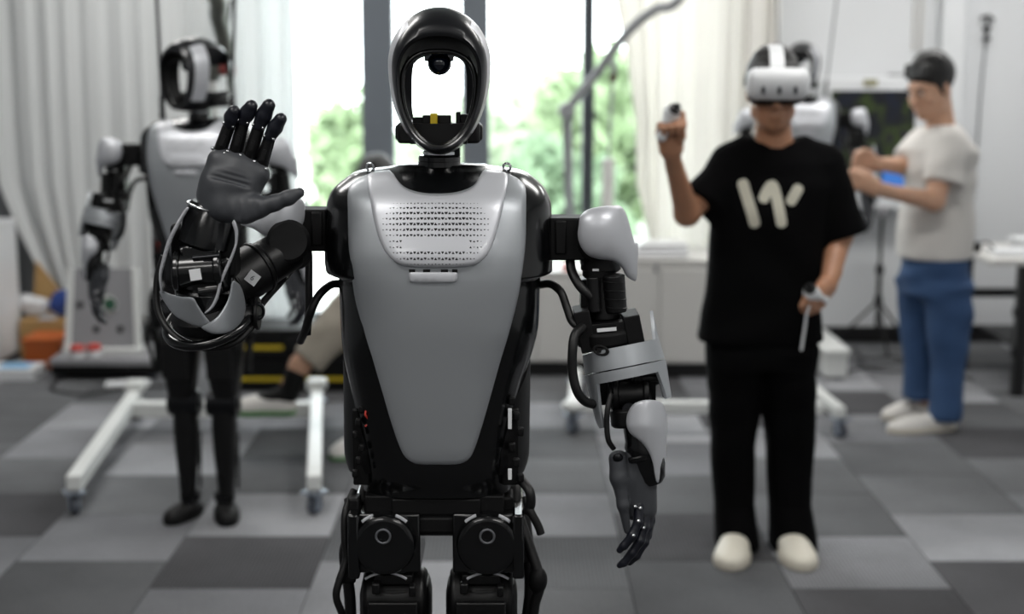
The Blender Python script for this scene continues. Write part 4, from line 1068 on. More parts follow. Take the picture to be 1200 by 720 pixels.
def shoe(name, heel, toe, wdt, hgt, m, sole, parent, org, ang_h=0.):
    """a low shoe from heel to toe on the ground or held in the air"""
    heel = Vector(heel); toe = Vector(toe); d = toe-heel; Ln = d.length; u = d.normalized()
    up = Vector((0, 0, 1)); up = (up-u*up.dot(u)).normalized(); sdv = u.cross(up)
    M = Matrix((sdv, u, up)).transposed()
    sd = SDF(); P = lambda a, b, c: tuple(heel+u*a*Ln+sdv*b+up*c)
    sd.ell(P(.18, 0, hgt*.42), (wdt*.40, Ln*.22, hgt*.58), .03, M); sd.ell(P(.45, 0, hgt*.42), (wdt*.43, Ln*.36, hgt*.5), .03, M); sd.ell(P(.74, 0, hgt*.3), (wdt*.5, Ln*.29, hgt*.42), .03, M)
    sd.half(P(0, 0, .012), -up)
    o = organic(name, sd, .006, m, parent, 2, origin=org)
    s2 = SDF(); s2.ell(P(.2, 0, .012), (wdt*.42, Ln*.24, .05), .03, M); s2.ell(P(.5, 0, .012), (wdt*.43, Ln*.4, .05), .03, M); s2.ell(P(.72, 0, .012), (wdt*.53, Ln*.31, .05), .03, M)
    s2.half(P(0, 0, .028), up); s2.half(P(0, 0, .0), -up); organic('sole', s2, .006, sole, o, 1)
    o.children[-1].data.transform(Matrix.Translation(-Vector(org)))
    b = MB()
    for k in range(4):
        t = .36+k*.08; z = hgt*(1.0-.11*k)*.98-.004
        b.cyl(heel+u*t*Ln-sdv*wdt*.22+up*z*.86, heel+u*(t+.01)*Ln+sdv*wdt*.22+up*z*.86, .004, n=8)
    return o
def folds(amp, f=1.0, seed=0.):
    def fn(P):
        x, y, z = P[:, 0], P[:, 1], P[:, 2]
        n = np.sin(17*f*z+9*x+2.2*np.sin(8*x+5*z+seed))*np.sin(6*f*x-5*z+seed+2*np.sin(7*z))+.6*np.sin(31*f*z-14*x+3*np.sin(9*z+seed)+11*y)
        cx, cy = np.median(x), np.median(y); r = np.sqrt((x-cx)**2+(y-cy)**2)+1e-6
        P = P.copy(); P[:, 0] += amp*n*(x-cx)/r; P[:, 1] += amp*n*(y-cy)/r
        return P
    return fn
def fist(sd, wrist, knuck, side, curl, s=1.0, thumb=None):
    """palm from wrist to knuckles; side runs from the little finger to the index, curl is the way the fingers fold"""
    wrist = Vector(wrist); knuck = Vector(knuck); side = Vector(side).normalized(); curl = Vector(curl).normalized(); u = (knuck-wrist).normalized()
    for q in (-.9, -.3, .3, .9): sd.cone(wrist+u*.012+side*q*.018*s, knuck+side*q*.028*s, .021*s, .0135*s, .02)
    for i, q in enumerate((-.95, -.32, .32, .95)):
        k = knuck+side*q*.030*s; Lf = (.030, .036, .038, .034)[i]*s
        a = k+(u*.75+curl*.65).normalized()*Lf; b_ = a+(curl*.9-u*.35).normalized()*Lf*.75; c = b_+(-u*.9+curl*.05).normalized()*Lf*.55
        sd.chain([k, a, b_, c], (.0115*s, .0102*s, .0092*s, .0078*s), .006)
    t0 = wrist+u*.025+side*.022*s
    th = thumb or [t0+side*.022*s+u*.02+curl*.012, t0+side*.026*s+u*.05+curl*.03, t0+side*.014*s+u*.066+curl*.046]
    sd.chain([t0]+[Vector(q) for q in th], (.017*s, .0135*s, .0115*s, .0088*s), .01)

# ------------------------------------------------------------------ the person with the headset
Y1 = 4.62; S1 = 1/343.
def A1(px, py, d=0.): return w(px, py, Y1+d)
r1 = wground(897, 640); r1 = Vector((r1.x, Y1, 0))
man = thing('person', 'person in black shirt and trousers wearing a white headset, one hand raised', 'person', r1)
def rows1(tab): return [(A1(cx, py).z, A1(cx, py).x, Y1+cy, a*S1, b_) for py, cx, cy, a, b_ in tab]
C1 = A1(906, 106, -.01); M1 = Rz(R(-4)) @ Rx(R(6))
hsd, HP = head_sdf(C1, M1, 1.05)
hsd.cone(HP(0, .025, -.06), A1(908, 178, .03), .056, .062, .03); hsd.cone(A1(872, 180, .03), A1(945, 180, .03), .03, .03, .03)
core = SDF().loft(rows1([(400, 893, .02, 60, .1), (330, 895, .02, 56, .1), (250, 900, .02, 60, .11), (200, 905, .03, 62, .1), (178, 907, .035, 42, .07)]), .03)
core.cone(A1(866, 400, .02), A1(862, 520, .02), .075, .055, .03).cone(A1(862, 520, .02), A1(861, 628, .04), .055, .045, .02)
core.cone(A1(925, 400, .02), A1(926, 520, .02), .075, .055, .03).cone(A1(926, 520, .02), A1(930, 630, .04), .055, .045, .02)
core.chain([A1(853, 198, .025), A1(805, 250, -.07), A1(788, 186, -.22)], (.045, .041, .027), .02)
core.chain([A1(964, 198, .03), A1(984, 275, .03), A1(972, 330, -.1)], (.055, .043, .030), .02)
hl = SDF(); hl.cone(A1(791, 198, -.19), A1(787, 182, -.23), .030, .026, .01)
fist(hl, A1(787, 178, -.235), A1(783, 153, -.26), (1, .15, .1), (.25, -1, 0), 1.0, [A1(798, 160, -.27), A1(800, 146, -.275), A1(800, 133, -.27)])
hr = SDF(); hr.cone(A1(976, 318, -.07), A1(971, 331, -.1), .032, .029, .01)
fist(hr, A1(970, 333, -.105), A1(960, 351, -.15), (-.35, -.5, .45), (-.8, -.2, -.5), 1.0)
organic('body', [(core, .008), (hsd, .0042), (hl, .0034), (hr, .0034)], 0, SKIN1, man, 2, origin=r1)
hs = hair_sdf(C1, M1, 1.05, cutz=-.02); organic('hair', hs, .0055, HAIR, man, 1, origin=r1)
# shirt
tee = SDF().loft(rows1([(400, 891, .02, 71, .125), (396, 891, .02, 71.5, .127), (350, 894, .02, 65, .125), (300, 898, .02, 64, .125), (250, 902, .02, 66, .13), (215, 905, .022, 68, .125), (190, 907, .03, 66, .105), (174, 908, .035, 40, .078), (166, 908, .035, 30, .07)]), .03, 2.5)
tee.cone(A1(856, 191, .03), A1(872, 178, .035), .058, .05, .04); tee.cone(A1(962, 191, .03), A1(945, 178, .035), .058, .05, .04)
tee.cutcone(A1(856, 194, .03), A1(821, 240, -.045), .062, .072, .035); tee.cutcone(A1(966, 194, .03), A1(989, 277, .02), .066, .077, .035)
tee.cone(HP(0, .015, -.10), A1(908, 160, .02), .062, .066, .006, True)
tf = folds(.0042, 1.0, .4)
to = organic('t_shirt', tee, .0075, BTEE, man, 3, tf, origin=r1)
# the printed mark on the chest: three slanted strokes
bvh = BVHTree.FromPolygons([v.co+r1 for v in to.data.vertices], [tuple(p.vertices) for p in to.data.polygons])
def stroke(path, wpx, name='shirt_print'):
    pts = spline([(x, y, 0) for x, y in path], 4, False); b = MB(); out = []
    n = len(pts); left = []; right = []
    Rr = wpx/2; outl = []
    d0 = (pts[1]-pts[0]).normalized(); d1 = (pts[-1]-pts[-2]).normalized()
    for i, p in enumerate(pts):
        t = (pts[min(i+1, n-1)]-pts[max(i-1, 0)]).normalized(); nn = Vector((-t.y, t.x, 0)); left.append(p+nn*Rr); right.append(p-nn*Rr)
    def capp(c, d):
        nn = Vector((-d.y, d.x, 0)); return [c+nn*Rr*math.cos(R(a))+d*Rr*math.sin(R(a))*.8 for a in (30, 60, 90, 120, 150)]
    outl = left+capp(pts[-1], d1)+right[::-1]+[q for q in capp(pts[0], -d0)]
    def dep(x, y):
        o = Vector((0, 0, CAM_H)); d = (w(x, y, 5)-o).normalized(); h = bvh.ray_cast(o, d)
        return (h[0].y-.0025) if h[0] else Y1-.1
    b.plate([(q.x, q.y) for q in outl], dep, .0022, lambda x, y, z: w(x, y, z)-r1, sp=4, n=1, closed_spline=False)
    return b.build(name, PRINT, to, angle=60)
stroke([(870.5, 215), (875, 230), (880, 246), (884.5, 262)], 13)
stroke([(895, 233), (899, 224), (905, 217), (909, 227), (913, 245), (916, 262)], 12.5)
stroke([(927, 236), (931, 229), (935.5, 221)], 12.5)
tro = SDF().loft(rows1([(388, 892, .02, 62, .115), (415, 893, .02, 63, .12), (430, 893, .02, 62, .12)]), .02, 2.6)
tro.loft(rows1([(410, 862, .02, 31, .115), (470, 862, .02, 30, .105), (520, 860, .015, 26, .09), (590, 861, .01, 22, .085), (622, 863, .0, 24.5, .105), (637, 863, -.01, 26, .12)]), .025, 2.3)
tro.loft(rows1([(410, 925, .02, 31, .115), (470, 926, .02, 31, .105), (520, 927, .015, 29, .09), (590, 926, .01, 23.5, .085), (622, 928, .0, 25.5, .105), (640, 928, -.01, 27, .12)]), .025, 2.3)
organic('trousers', tro, .0075, BTRO, man, 2, folds(.0045, .8, 1.7), origin=r1)
shoe('shoe', wground(866, 634), wground(854, 670), .115, .085, CREAM, SOLE, man, r1)
shoe('shoe', wground(918, 634), wground(943, 671), .115, .085, CREAM, SOLE, man, r1)
# headset
vr = thing('vr_headset', 'white headset with three dark front slots over the eyes of the black shirted person', 'headset', HP(0, -.1, 0))
vo = Vector(vr.location)
sd = SDF(); sd.rbox(HP(0, -.125, .034), (.098, .034, .05), .033, M1); sd.ell(HP(0, -.14, .038), (.085, .026, .04), .02, M1)
organic('visor', sd, .0035, WHITE, vr, 2, origin=vo)
sd = SDF(); sd.rbox(HP(0, -.092, .021), (.09, .03, .056), .03, M1); organic('face_gasket', sd, .004, MATTE, vr, 2, origin=vo)
for q in (-1, 0, 1):
    sd = SDF(); p = Vector(HP(q*.047, -.168+.004*abs(q), .020)); sd.rbox(p, (.0058, .006, .0125), .0055, M1); o = organic('camera_slot', sd, .0016, LENS, vr, 1, origin=vo)
b = MB(); rs = []
for i in range(15):
    a = R(-8+i*12.5); y, z = -.112*math.cos(a)+.008, .108*math.sin(a)+.024
    yo, zo = -.118*math.cos(a)+.008, .114*math.sin(a)+.024
    rs.append([Vector(HP(q, yy, zz)) -vo for q, yy, zz in ((-.021, y, z), (.021, y, z), (.021, yo, zo), (-.021, yo, zo))])
b.rings(rs); b.build('top_strap', WHITE, vr, angle=30)
b = MB()
for q in (-1, 1):
    rs = []
    for i in range(13):
        a = R(i*180/12*.5); x, y = q*.091*math.cos(a*1.0), -.08+.215*math.sin(a)
        rs.append([Vector(HP(x*k, y, z))-vo for k, z in ((1, .02), (1, .05), (1.05, .05), (1.05, .02))])
    sb = MB(); sb.rings(rs); sb.build('side_strap', MATTE, vr, angle=30)
# controllers
def controller(label, top, bot, face, grp=None):
    top = Vector(top); bot = Vector(bot); t = thing('vr_controller', label, 'controller', bot)
    sd = SDF().cone(bot, bot+(top-bot)*.75, .0165, .015, .01).cone(bot+(top-bot)*.7, top, .018, .027, .012); organic('grip', sd, .003, WHITE, t, 2, origin=bot)
    u = (top-bot).normalized(); f = Vector(face).normalized()
    b = MB(); c = top-bot+f*.02; b.cyl(c, c+f*.008, .02, n=24); bo = b.build('button_face', SATIN, t)
    b = MB(); b.cyl(c+f*.006, c+f*.018, .006, n=14); b.sphere(c+f*.02, .009, 12, 8); b.build('thumb_stick', MATTE, bo)
    return t, u
controller('white controller held up in the raised hand', A1(787, 133, -.285), A1(775, 160, -.285), (.3, -.6, .5))
t, u = controller('white and black controller with a dangling strap held at the waist', A1(951, 343, -.19), A1(966, 351, -.14), (-.3, -.6, .6))
b = MB(); b.stube([A1(952, 350, -.18)-t.location, A1(946, 366, -.19)-t.location, A1(943, 385, -.185)-t.location, A1(939, 411, -.18)-t.location], .0042, 8); b.build('wrist_strap', WHITE, t)

# ------------------------------------------------------------------ the person in white at the right, in profile
Y2 = 6.25; S2 = 1/260.
def A2(px, py, d=0.): return w(px, py, Y2+d)
r2 = Vector((A2(1095, 480).x, Y2, 0))
man2 = thing('person', 'person in white shirt and blue jeans bending over a robot arm', 'person', r2)
def rows2(tab): return [(A2(cx, py).z, A2(cx, py).x, Y2+cy, a*S2, b_) for py, cx, cy, a, b_ in tab]
C2 = A2(1090, 103, -.01); M2 = Rz(R(-62)) @ Rx(R(17))
h2, HP2 = head_sdf(C2, M2, 1.08)
h2.cone(HP2(0, .03, -.05), A2(1103, 152, .02), .055, .062, .03)
core = SDF().loft(rows2([(310, 1098, .02, 32, .12), (240, 1100, .02, 32, .13), (180, 1104, .02, 34, .16), (155, 1106, .02, 24, .13)]), .04)
core.cone(A2(1106, 315, -.04), A2(1108, 400, -.05), .06, .05, .03).cone(A2(1108, 400, -.05), A2(1103, 480, -.06), .045, .036, .02)
core.cone(A2(1086, 315, .1), A2(1086, 395, .12), .06, .05, .03).cone(A2(1086, 395, .12), A2(1086, 468, .14), .045, .036, .02)
core.chain([A2(1112, 170, -.14), A2(1095, 236, -.2), A2(1030, 222, -.3)], (.055, .043, .028), .02)
core.chain([A2(1078, 168, .16), A2(1062, 195, .1), A2(1026, 192, -.05)], (.052, .042, .028), .02)
ha = SDF(); ha.cone(A2(1040, 224, -.285), A2(1028, 221, -.3), .032, .028, .01); fist(ha, A2(1028, 221, -.3), A2(1006, 212, -.31), (.1, -.2, 1), (-.3, .9, .1), 1.0)
hb = SDF(); hb.cone(A2(1036, 193, -.02), A2(1024, 192, -.06), .031, .028, .01); fist(hb, A2(1024, 192, -.06), A2(1007, 187, -.12), (.2, -.1, 1), (-.5, -.8, -.1), 1.0)
organic('body', [(core, .009), (h2, .005), (ha, .004), (hb, .004)], 0, SKIN2, man2, 2, origin=r2)
hs = hair_sdf(C2, M2, 1.1, cutz=-.01, lift=.008, fr=.022); organic('hair', hs, .0065, HAIR, man2, 1, origin=r2)
for q in (-1, 1):
    b = MB(); b.sphere(Vector(HP2(q*.031, -.079, .0))-r2, (.0105, .0095, .006), 12, 8, rot=M2); e = b.build('eye', EYEW, man2)
    b = MB(); b.sphere(Vector(HP2(q*.031, -.086, -.002))-r2, .005, 10, 8); b.build('iris', EYE, e)
    b = MB(); b.stube([Vector(HP2(q*.016, -.088, .018))-r2, Vector(HP2(q*.032, -.09, .023))-r2, Vector(HP2(q*.048, -.078, .019))-r2], .0035, 6); b.build('eyebrow', HAIR, man2)
tee = SDF().loft(rows2([(303, 1096, .02, 42, .15), (298, 1096, .02, 42, .15), (250, 1100, .02, 41, .155), (210, 1104, .02, 39, .165), (175, 1106, .02, 37, .185), (155, 1107, .02, 25, .14), (146, 1107, .02, 18, .09)]), .04, 2.3)
tee.cutcone(A2(1114, 170, -.13), A2(1105, 217, -.185), .078, .088, .04); tee.cutcone(A2(1080, 168, .15), A2(1065, 190, .1), .07, .074, .04)
tee.cone(HP2(0, .02, -.11), A2(1101, 142, .02), .06, .066, .006, True)
organic('t_shirt', tee, .009, WTEE, man2, 3, folds(.007, .75, 2.2), origin=r2)
jn = SDF().loft(rows2([(292, 1097, .03, 37, .14), (320, 1098, .03, 38, .145), (345, 1098, .03, 36, .14)]), .03, 2.4)
jn.loft(rows2([(330, 1106, -.05, 29, .1), (380, 1108, -.05, 25, .09), (430, 1108, -.05, 20, .075), (470, 1103, -.06, 18, .075), (488, 1102, -.06, 18, .08)]), .03, 2.2)
jn.loft(rows2([(330, 1084, .1, 25, .1), (380, 1085, .12, 22, .09), (430, 1086, .13, 19, .075), (462, 1086, .14, 17, .075), (475, 1086, .14, 17, .08)]), .03, 2.2)
organic('jeans', jn, .009, DENIM, man2, 2, folds(.007, .9, .3), origin=r2)
shoe('shoe', wground(1116, 503), wground(1042, 508), .11, .085, WSHOE, SOLE, man2, r2)
shoe('shoe', wground(1096, 483), wground(1037, 493), .11, .085, WSHOE, SOLE, man2, r2)

# ------------------------------------------------------------------ the person sitting behind the front robot
Y3 = 6.25
def A3(px, py, d=0.): return w(px, py, Y3+d)
r3 = Vector((A3(470, 385).x, Y3, 0))
man3 = thing('person', 'person sitting behind the front robot, grey trousers, one trainer raised', 'person', r3)
C3 = A3(441, 222, -.02); M3 = Rz(R(-18)) @ Rx(R(14)); h3, HP3 = head_sdf(C3, M3, 1.05)
h3.cone(HP3(0, .03, -.05), A3(452, 268, .06), .054, .06, .03)
core = SDF().chain([A3(468, 375, .08), A3(464, 330, .1), A3(456, 285, .08)], (.13, .13, .12), .05); core.cone(A3(425, 282, .06), A3(490, 284, .08), .06, .06, .05)
core.chain([A3(455, 380, 0), A3(424, 345, -.32), A3(352, 428, -.45), A3(338, 452, -.46)], (.085, .062, .042, .035), .03)
core.chain([A3(482, 385, 0), A3(470, 378, -.42), A3(425, 515, -.40)], (.085, .062, .042), .03)
core.chain([A3(425, 285, .05), A3(420, 340, .0), A3(440, 350, -.25)], (.05, .04, .03), .02); core.chain([A3(492, 287, .07), A3(500, 345, .0), A3(470, 352, -.28)], (.05, .04, .03), .02)
hx = SDF(); fist(hx, A3(441, 350, -.26), A3(446, 349, -.33), (0, 0, 1), (1, 0, -.3)); hy = SDF(); fist(hy, A3(468, 352, -.29), A3(462, 350, -.36), (0, 0, 1), (-1, 0, -.3))
organic('body', [(core, .009), (h3, .006), (hx, .005), (hy, .005)], 0, SKIN2, man3, 2, origin=r3)
organic('hair', hair_sdf(C3, M3, 1.08, lift=.006), .007, HAIR, man3, 1, origin=r3)
sh = SDF().chain([A3(468, 378, .08), A3(464, 330, .1), A3(456, 282, .08)], (.15, .15, .13), .05); sh.cone(A3(425, 280, .06), A3(490, 282, .08), .075, .075, .05); sh.cutcone(A3(425, 285, .05), A3(421, 318, .02), .065, .068, .03); sh.cutcone(A3(492, 287, .07), A3(497, 320, .04), .065, .068, .03)
organic('t_shirt', sh, .011, GTEE, man3, 2, folds(.006, .8, 1.1), origin=r3)
tr = SDF().chain([A3(455, 380, 0), A3(424, 345, -.32)], (.105, .088), .03).chain([A3(424, 345, -.32), A3(385, 392, -.4)], (.088, .082), .03).cutcone(A3(390, 386, -.4), A3(360, 424, -.45), .082, .076, .03)
tr.chain([A3(482, 385, 0), A3(470, 378, -.42)], (.105, .088), .03).cutcone(A3(470, 378, -.42), A3(430, 503, -.40), .085, .075, .03).cone(A3(465, 385, .06), A3(475, 385, .06), .13, .13, .04)
organic('trousers', tr, .009, GTRO, man3, 2, folds(.007, 1.0, .9), origin=r3)
GREEN = mat('green_rubber_sole', '5f8a5a', .7, 0, 0, .1, 200)
shoe('trainer', A3(345, 486, -.46), A3(270, 486, -.5), .11, .095, WSHOE, GREEN, man3, r3)
shoe('trainer', wground(432, 525), wground(391, 541), .11, .085, WSHOE, GREEN, man3, r3)
sk = SDF().cone(A3(346, 440, -.46), A3(339, 462, -.465), .045, .043, .01).cone(A3(330, 464, -.475), A3(306, 470, -.485), .036, .03, .02); organic('sock', sk, .007, MATTE, man3, 1, origin=r3)
st = thing('stool', 'dark padded stool under the sitting person behind the front robot', 'stool', (A3(470, 385).x, Y3+.06, 0))
b = MB(); b.lathe((0, 0, .235), (0, 0, 1), [(.16, 0), (.175, .012), (.175, .035), (.15, .05)], 32); b.build('seat', MATTE, st)
b = MB(); b.cyl((0, 0, .08), (0, 0, .235), .025, n=16); b.build('column', CHROME, st)
for k in range(5):
    a = R(72*k+20); b = MB(); b.tube([(0, 0, .09), (.24*math.cos(a), .24*math.sin(a), .06)], [.02, .014], 8); lg = b.build('leg', SATIN, st)
    b = MB(); p = Vector((.24*math.cos(a), .24*math.sin(a), .032)); b.cyl(p-Vector((-math.sin(a), math.cos(a), 0))*.012, p+Vector((-math.sin(a), math.cos(a), 0))*.012, .0275, n=16); b.build('caster', MATTE, lg)
# ================================================================== EQUIPMENT AND FURNITURE
PALE = mat('pale_powder_coat', 'd4d6d4', .45, 0, .1, .03, 200); GREYW = mat('grey_castor_rubber', '4a4f58', .55, 0, 0, .05, 100); STEELB = mat('zinc_bracket', '9fa8b4', .35, .8)
LGREY = mat('light_grey_laminate', 'c9c8c5', .5, 0, 0, .02, 100); PLATEG = mat('grey_plate', '8d8d90', .5, .1, 0, .05, 120); WOOD = mat('pale_trim', 'a89c8a', .7)
BOOM = mat('grey_boom_paint', '85878a', .45, .2); BOOML = mat('olive_grey_boom_paint', '6d7069', .45, .3)
STRAP = mat('black_webbing', '1a1a1c', .8, 0, 0, .3, 400); GREYROPE = mat('grey_webbing', '7d8083', .8, 0, 0, .3, 400)
CARD = mat('cardboard', 'a98757', .85, 0, 0, .1, 60, .08, 5); ORANGE = mat('orange_crate', 'b5591c', .55, 0, 0, .05, 60); BLUE = mat('blue_bag', '1f3f86', .6, 0, 0, .3, 30); FILM = mat('clear_film_wrap', 'cfd0d2', .3, 0, .2, .5, 20)
def beam(b, p, q, wd, ht, mi=0):
    p = Vector(p); q = Vector(q); d = q-p; u = d.normalized(); up = Vector((0, 0, 1)) if abs(u.z) < .9 else Vector((0, 1, 0))
    s = u.cross(up).normalized(); up = s.cross(u); M = Matrix((s, u, up)).transposed()
    return b.box((p+q)/2, (wd, d.length, ht), M, mi)
def caster(p, parent, top, yaw=.0, r=.035):
    """swivel castor standing on the floor at p; everything local to the parent"""
    o = parent.location; p = Vector((p[0], p[1], 0))-Vector((o.x, o.y, 0)); M = Rz(yaw)
    b = MB(); ax = M @ Vector((1, 0, 0)); c = p+Vector((0, 0, r)); b.cyl(c-ax*.013, c+ax*.013, r, n=24); wh = b.build('caster', GREYW, parent)
    b = MB()
    for k in (-1, 1): b.box(c+ax*.018*k+Vector((0, 0, .016)), (.004, .03, r+.03), M)
    b.cyl(p+Vector((0, 0, 2*r+.008)), p+Vector((0, 0, top)), .024, n=18); b.box(p+Vector((0, 0, top-.004)), (.07, .07, .008), M); b.cyl(c-ax*.022, c+ax*.022, .007, n=10)
    b.build('caster_fork', STEELB, wh)
# ---- left rolling hoist
g = thing('rolling_hoist', 'white rolling hoist with U-shaped base on castors holding up the left robot', 'hoist', (A3(266, 500).x, 6.18, 0))
o = Vector(g.location)
fl, fr = wground(88, 603), wground(369, 603); bl, br = wground(160, 492), wground(372, 490)
b = MB(); beam(b, Vector((fl.x, fl.y, .115))-o, Vector((bl.x, bl.y, .115))-o, .055, .06); b.build('base_leg', PALE, g, smooth=False, bev=.006)
b = MB(); beam(b, Vector((fr.x, fr.y, .115))-o, Vector((br.x, br.y, .115))-o, .055, .06); b.build('base_leg', PALE, g, smooth=False, bev=.006)
xa = fl.x+(bl.x-fl.x)*(6.18-fl.y)/(bl.y-fl.y); xb = fr.x+(br.x-fr.x)*(6.18-fr.y)/(br.y-fr.y)
b = MB(); beam(b, Vector((xa, 6.18, .10))-o, Vector((xb, 6.18, .10))-o, .07, .065); b.build('cross_bar', PALE, g, smooth=False, bev=.006)
for p, yw in ((fl, .5), (fr, -.6), (bl, 1.2), (br, .8)): caster(p, g, .088, yw)
b = MB()
for q in (bl, br): b.box(Vector((q.x, q.y, .16))-o, (.09, .08, .05))
b.build('end_cap', PALE, g, smooth=False, bev=.012)['kind'] = 'stuff'
mt = A3(266, 62, -.07)
b = MB(); b.box((0, .0, .75), (.05, .05, 1.32)); b.cyl((0, 0, .1), (0, 0, mt.z), .026, n=20); b.build('mast', PALE, g, bev=.004)
hook = Vector((second.location.x+.02, second.location.y+.06, 2.42))
b = MB(); b.stube([Vector((0, 0, mt.z-.1)), w(263, 60, 6.1)-o, w(256, 20, 5.95)-o, w(249, -12, 5.8)-o, Vector((-.1, -.55, 2.25)), Vector((hook.x, hook.y+.3, 2.48))-o, hook-o], [.04]*3+[.036]*22+[.03]*12 if False else .034, 12); b.build('boom', BOOML, g)
b = MB(); b.cyl(w(268, 82, 6.14)-o+Vector((-.03, -.03, 0)), w(268, 82, 6.14)-o+Vector((.03, -.03, 0)), .024, n=18); b.build('red_latch', mat('dark_red_plastic', '7a2a26', .5), g)
b = MB(); b.stube([w(271, 0, 6.0)-o, w(267, 30, 6.05)-o, w(270, 70, 6.1)-o, w(275, 130, 6.12)-o], .007, 8); b.build('hoist_cable', CABLE, g)
def sling(root, hook, spread, label, m):
    t = thing('lifting_sling', label, 'sling', hook); rot = root.rotation_euler.z
    b = MB(); b.cyl(Vector((-spread, 0, -.18)), Vector((spread, 0, -.18)), .014, n=14); b.tube([(0, 0, 0), (0, 0, -.18)], .01, 8); b.torus((0, 0, -.02), (0, 1, 0), .022, .006); b.build('spreader_bar', DMETAL, t)
    for k, px in ((-1, 434), (1, 594)):
        e = Matrix.Rotation(rot, 3, 'Z') @ (L(px, 194, .03)+Vector((0, 0, .006)))+root.location-hook; a = Vector((k*spread, 0, -.18))
        b = MB(); b.tube([a, e], .0055, 8); s_ = b.build('strap', m, t)
        b = MB(); u = (e-a); b.cyl(e-u.normalized()*.07, e, .009, n=10); b.torus(e, (.3, 1, 0), .01, .003, 16, 8); b.build('carabiner', STRAP, s_)
        b = MB(); b.cyl(a+u*.12, a+u*.12+u.normalized()*.06, .012, n=10); b.build('buckle', STRAP, s_)
    return t
sling(second, hook, .15, 'two dark lifting straps on a spreader bar above the left robot', STRAP)
# ---- curved crane behind the cabinets, its boom over the third robot
cx = w(663, 200, 7.98).x
g = thing('curved_boom_crane', 'grey crane with a long curved boom in front of the window', 'crane', (cx, 7.98, 0)); o = Vector(g.location)
J = w(664, 130, 7.9)
b = MB(); b.tube([(.05, 0, .03), J-o], .026, 14); b.build('mast', BOOM, g)
b = MB(); b.cyl(J-o+Vector((0, -.05, 0)), J-o+Vector((0, .05, 0)), .045, n=22); b.build('mast_joint', BOOM, g)
hook3 = Vector((third.location.x+.02, third.location.y+.05, 2.62))
b = MB(); b.stube([J-o, w(682, 107, 7.88)-o, w(701, 84, 7.85)-o, w(722, 54, 7.8)-o, w(746, 27, 7.75)-o, w(770, 10, 7.7)-o, w(798, -4, 7.66)-o, Vector((hook3.x-.45, hook3.y, 2.4))-o, hook3-o], .026, 12); b.build('boom', BOOM, g)
b = MB(); b.stube([w(702, 82, 7.84)-o, w(713, 70, 7.82)-o, w(719, 76, 7.8)-o, w(719, 90, 7.8)-o], .015, 10); b.build('boom_bracket', BOOM, g)
b = MB(); b.cyl(w(718.5, 86, 7.8)-o, w(718.5, 96, 7.8)-o, .02, n=16); b.build('brown_knob', mat('brown_plastic', '3a1f16', .5), g)
b = MB(); b.cyl(w(718, 94, 7.8)-o, w(713, 190, 7.82)-o, .009, n=10); b.build('lift_rod', BOOM, g)
b = MB(); b.cyl(w(713, 186, 7.82)-o, w(710, 330, 7.84)-o, .034, n=18); b.build('lift_cylinder', LGREY, g)
b = MB(); b.box((.12, 0, .02), (.5, .3, .04)); b.build('floor_plate', BOOM, g, smooth=False, bev=.005)
sling(third, hook3, .19, 'two grey lifting straps above the robot behind the headset wearer', GREYROPE)
# ---- low rolling frame behind the person with the headset
pa, pb = wground(671, 509), wground(984, 514)
g = thing('rolling_stand', 'low white rolling stand on castors behind the legs of the headset wearer', 'frame', ((pa.x+pb.x)/2, pa.y, 0)); o = Vector(g.location)
b = MB(); beam(b, Vector((pa.x, pa.y+.06, .115))-o, Vector((pb.x-.06, pb.y+.09, .115))-o, .055, .05); b.build('cross_bar', PALE, g, smooth=False, bev=.006)
for q, dx in ((pa, .05), (pb, -.05)):
    b = MB(); beam(b, Vector((q.x, q.y, .115))-o, Vector((q.x+dx, q.y+.75, .115))-o, .05, .05); b.build('base_leg', PALE, g, smooth=False, bev=.006)
    caster(q, g, .092, .7); caster((q.x+dx, q.y+.72), g, .092, 1.0)
b = MB(); b.sphere(Vector((pa.x, pa.y, .13))-o, (.05, .05, .03)); b.build('end_cap', PALE, g)
# ---- white cabinets under the window
def cabinet(px0, px1, rtop, Y, label, dep=.42):
    a = w(px0, 400, Y); c = w(px1, 400, Y); zt = w(px0, rtop, Y).z; wd_ = c.x-a.x
    t = thing('cabinet', label, 'cabinet', ((a.x+c.x)/2, Y+dep/2, 0), 0)
    b = MB(); b.box((0, .0, .08+(zt-.1)/2), (wd_, dep, zt-.1)); b.build('body', LGREY, t, smooth=False, bev=.004)
    b = MB(); b.box((0, -.0, zt-.012), (wd_+.01, dep+.02, .024)); b.build('top_panel', LGREY, t, smooth=False, bev=.004)
    b = MB(); b.box((0, .02, .04), (wd_-.02, dep-.05, .08)); b.build('plinth', blackskirt, t, smooth=False)
    for k in (-1, 1):
        b = MB(); b.box((k*wd_/4, -dep/2-.008, .09+(zt-.14)/2), (wd_/2-.006, .016, zt-.14)); d = b.build('door', LGREY, t, smooth=False, bev=.002)
        if k < 0: b = MB(); b.box((-.02, -dep/2-.018, zt*.93), (.016, .006, .045)); b.build('lock_slot', PLATEG, d, smooth=False, bev=.002)
    return t
c1 = cabinet(560, 699, 318, 7.3, 'light grey low cabinet behind the hanging robot arm, black plinth')
c2 = cabinet(701, 842, 304, 7.26, 'taller light grey cabinet between the robot arm and the headset wearer')
p = w(768, 303, 7.4); p.z = w(701, 304, 7.26).z+.001
t = thing('folded_cloth', 'white folded cloth lying on the taller grey cabinet', 'cloth', p)
for k in range(3):
    b = MB(); b.box((.01*k, .01*k, .014+.024*k), (.32-.03*k, .24-.02*k, .022), Rz(.1*k)); b.build('fold', FILM, t, smooth=False, bev=.009, seg=3)
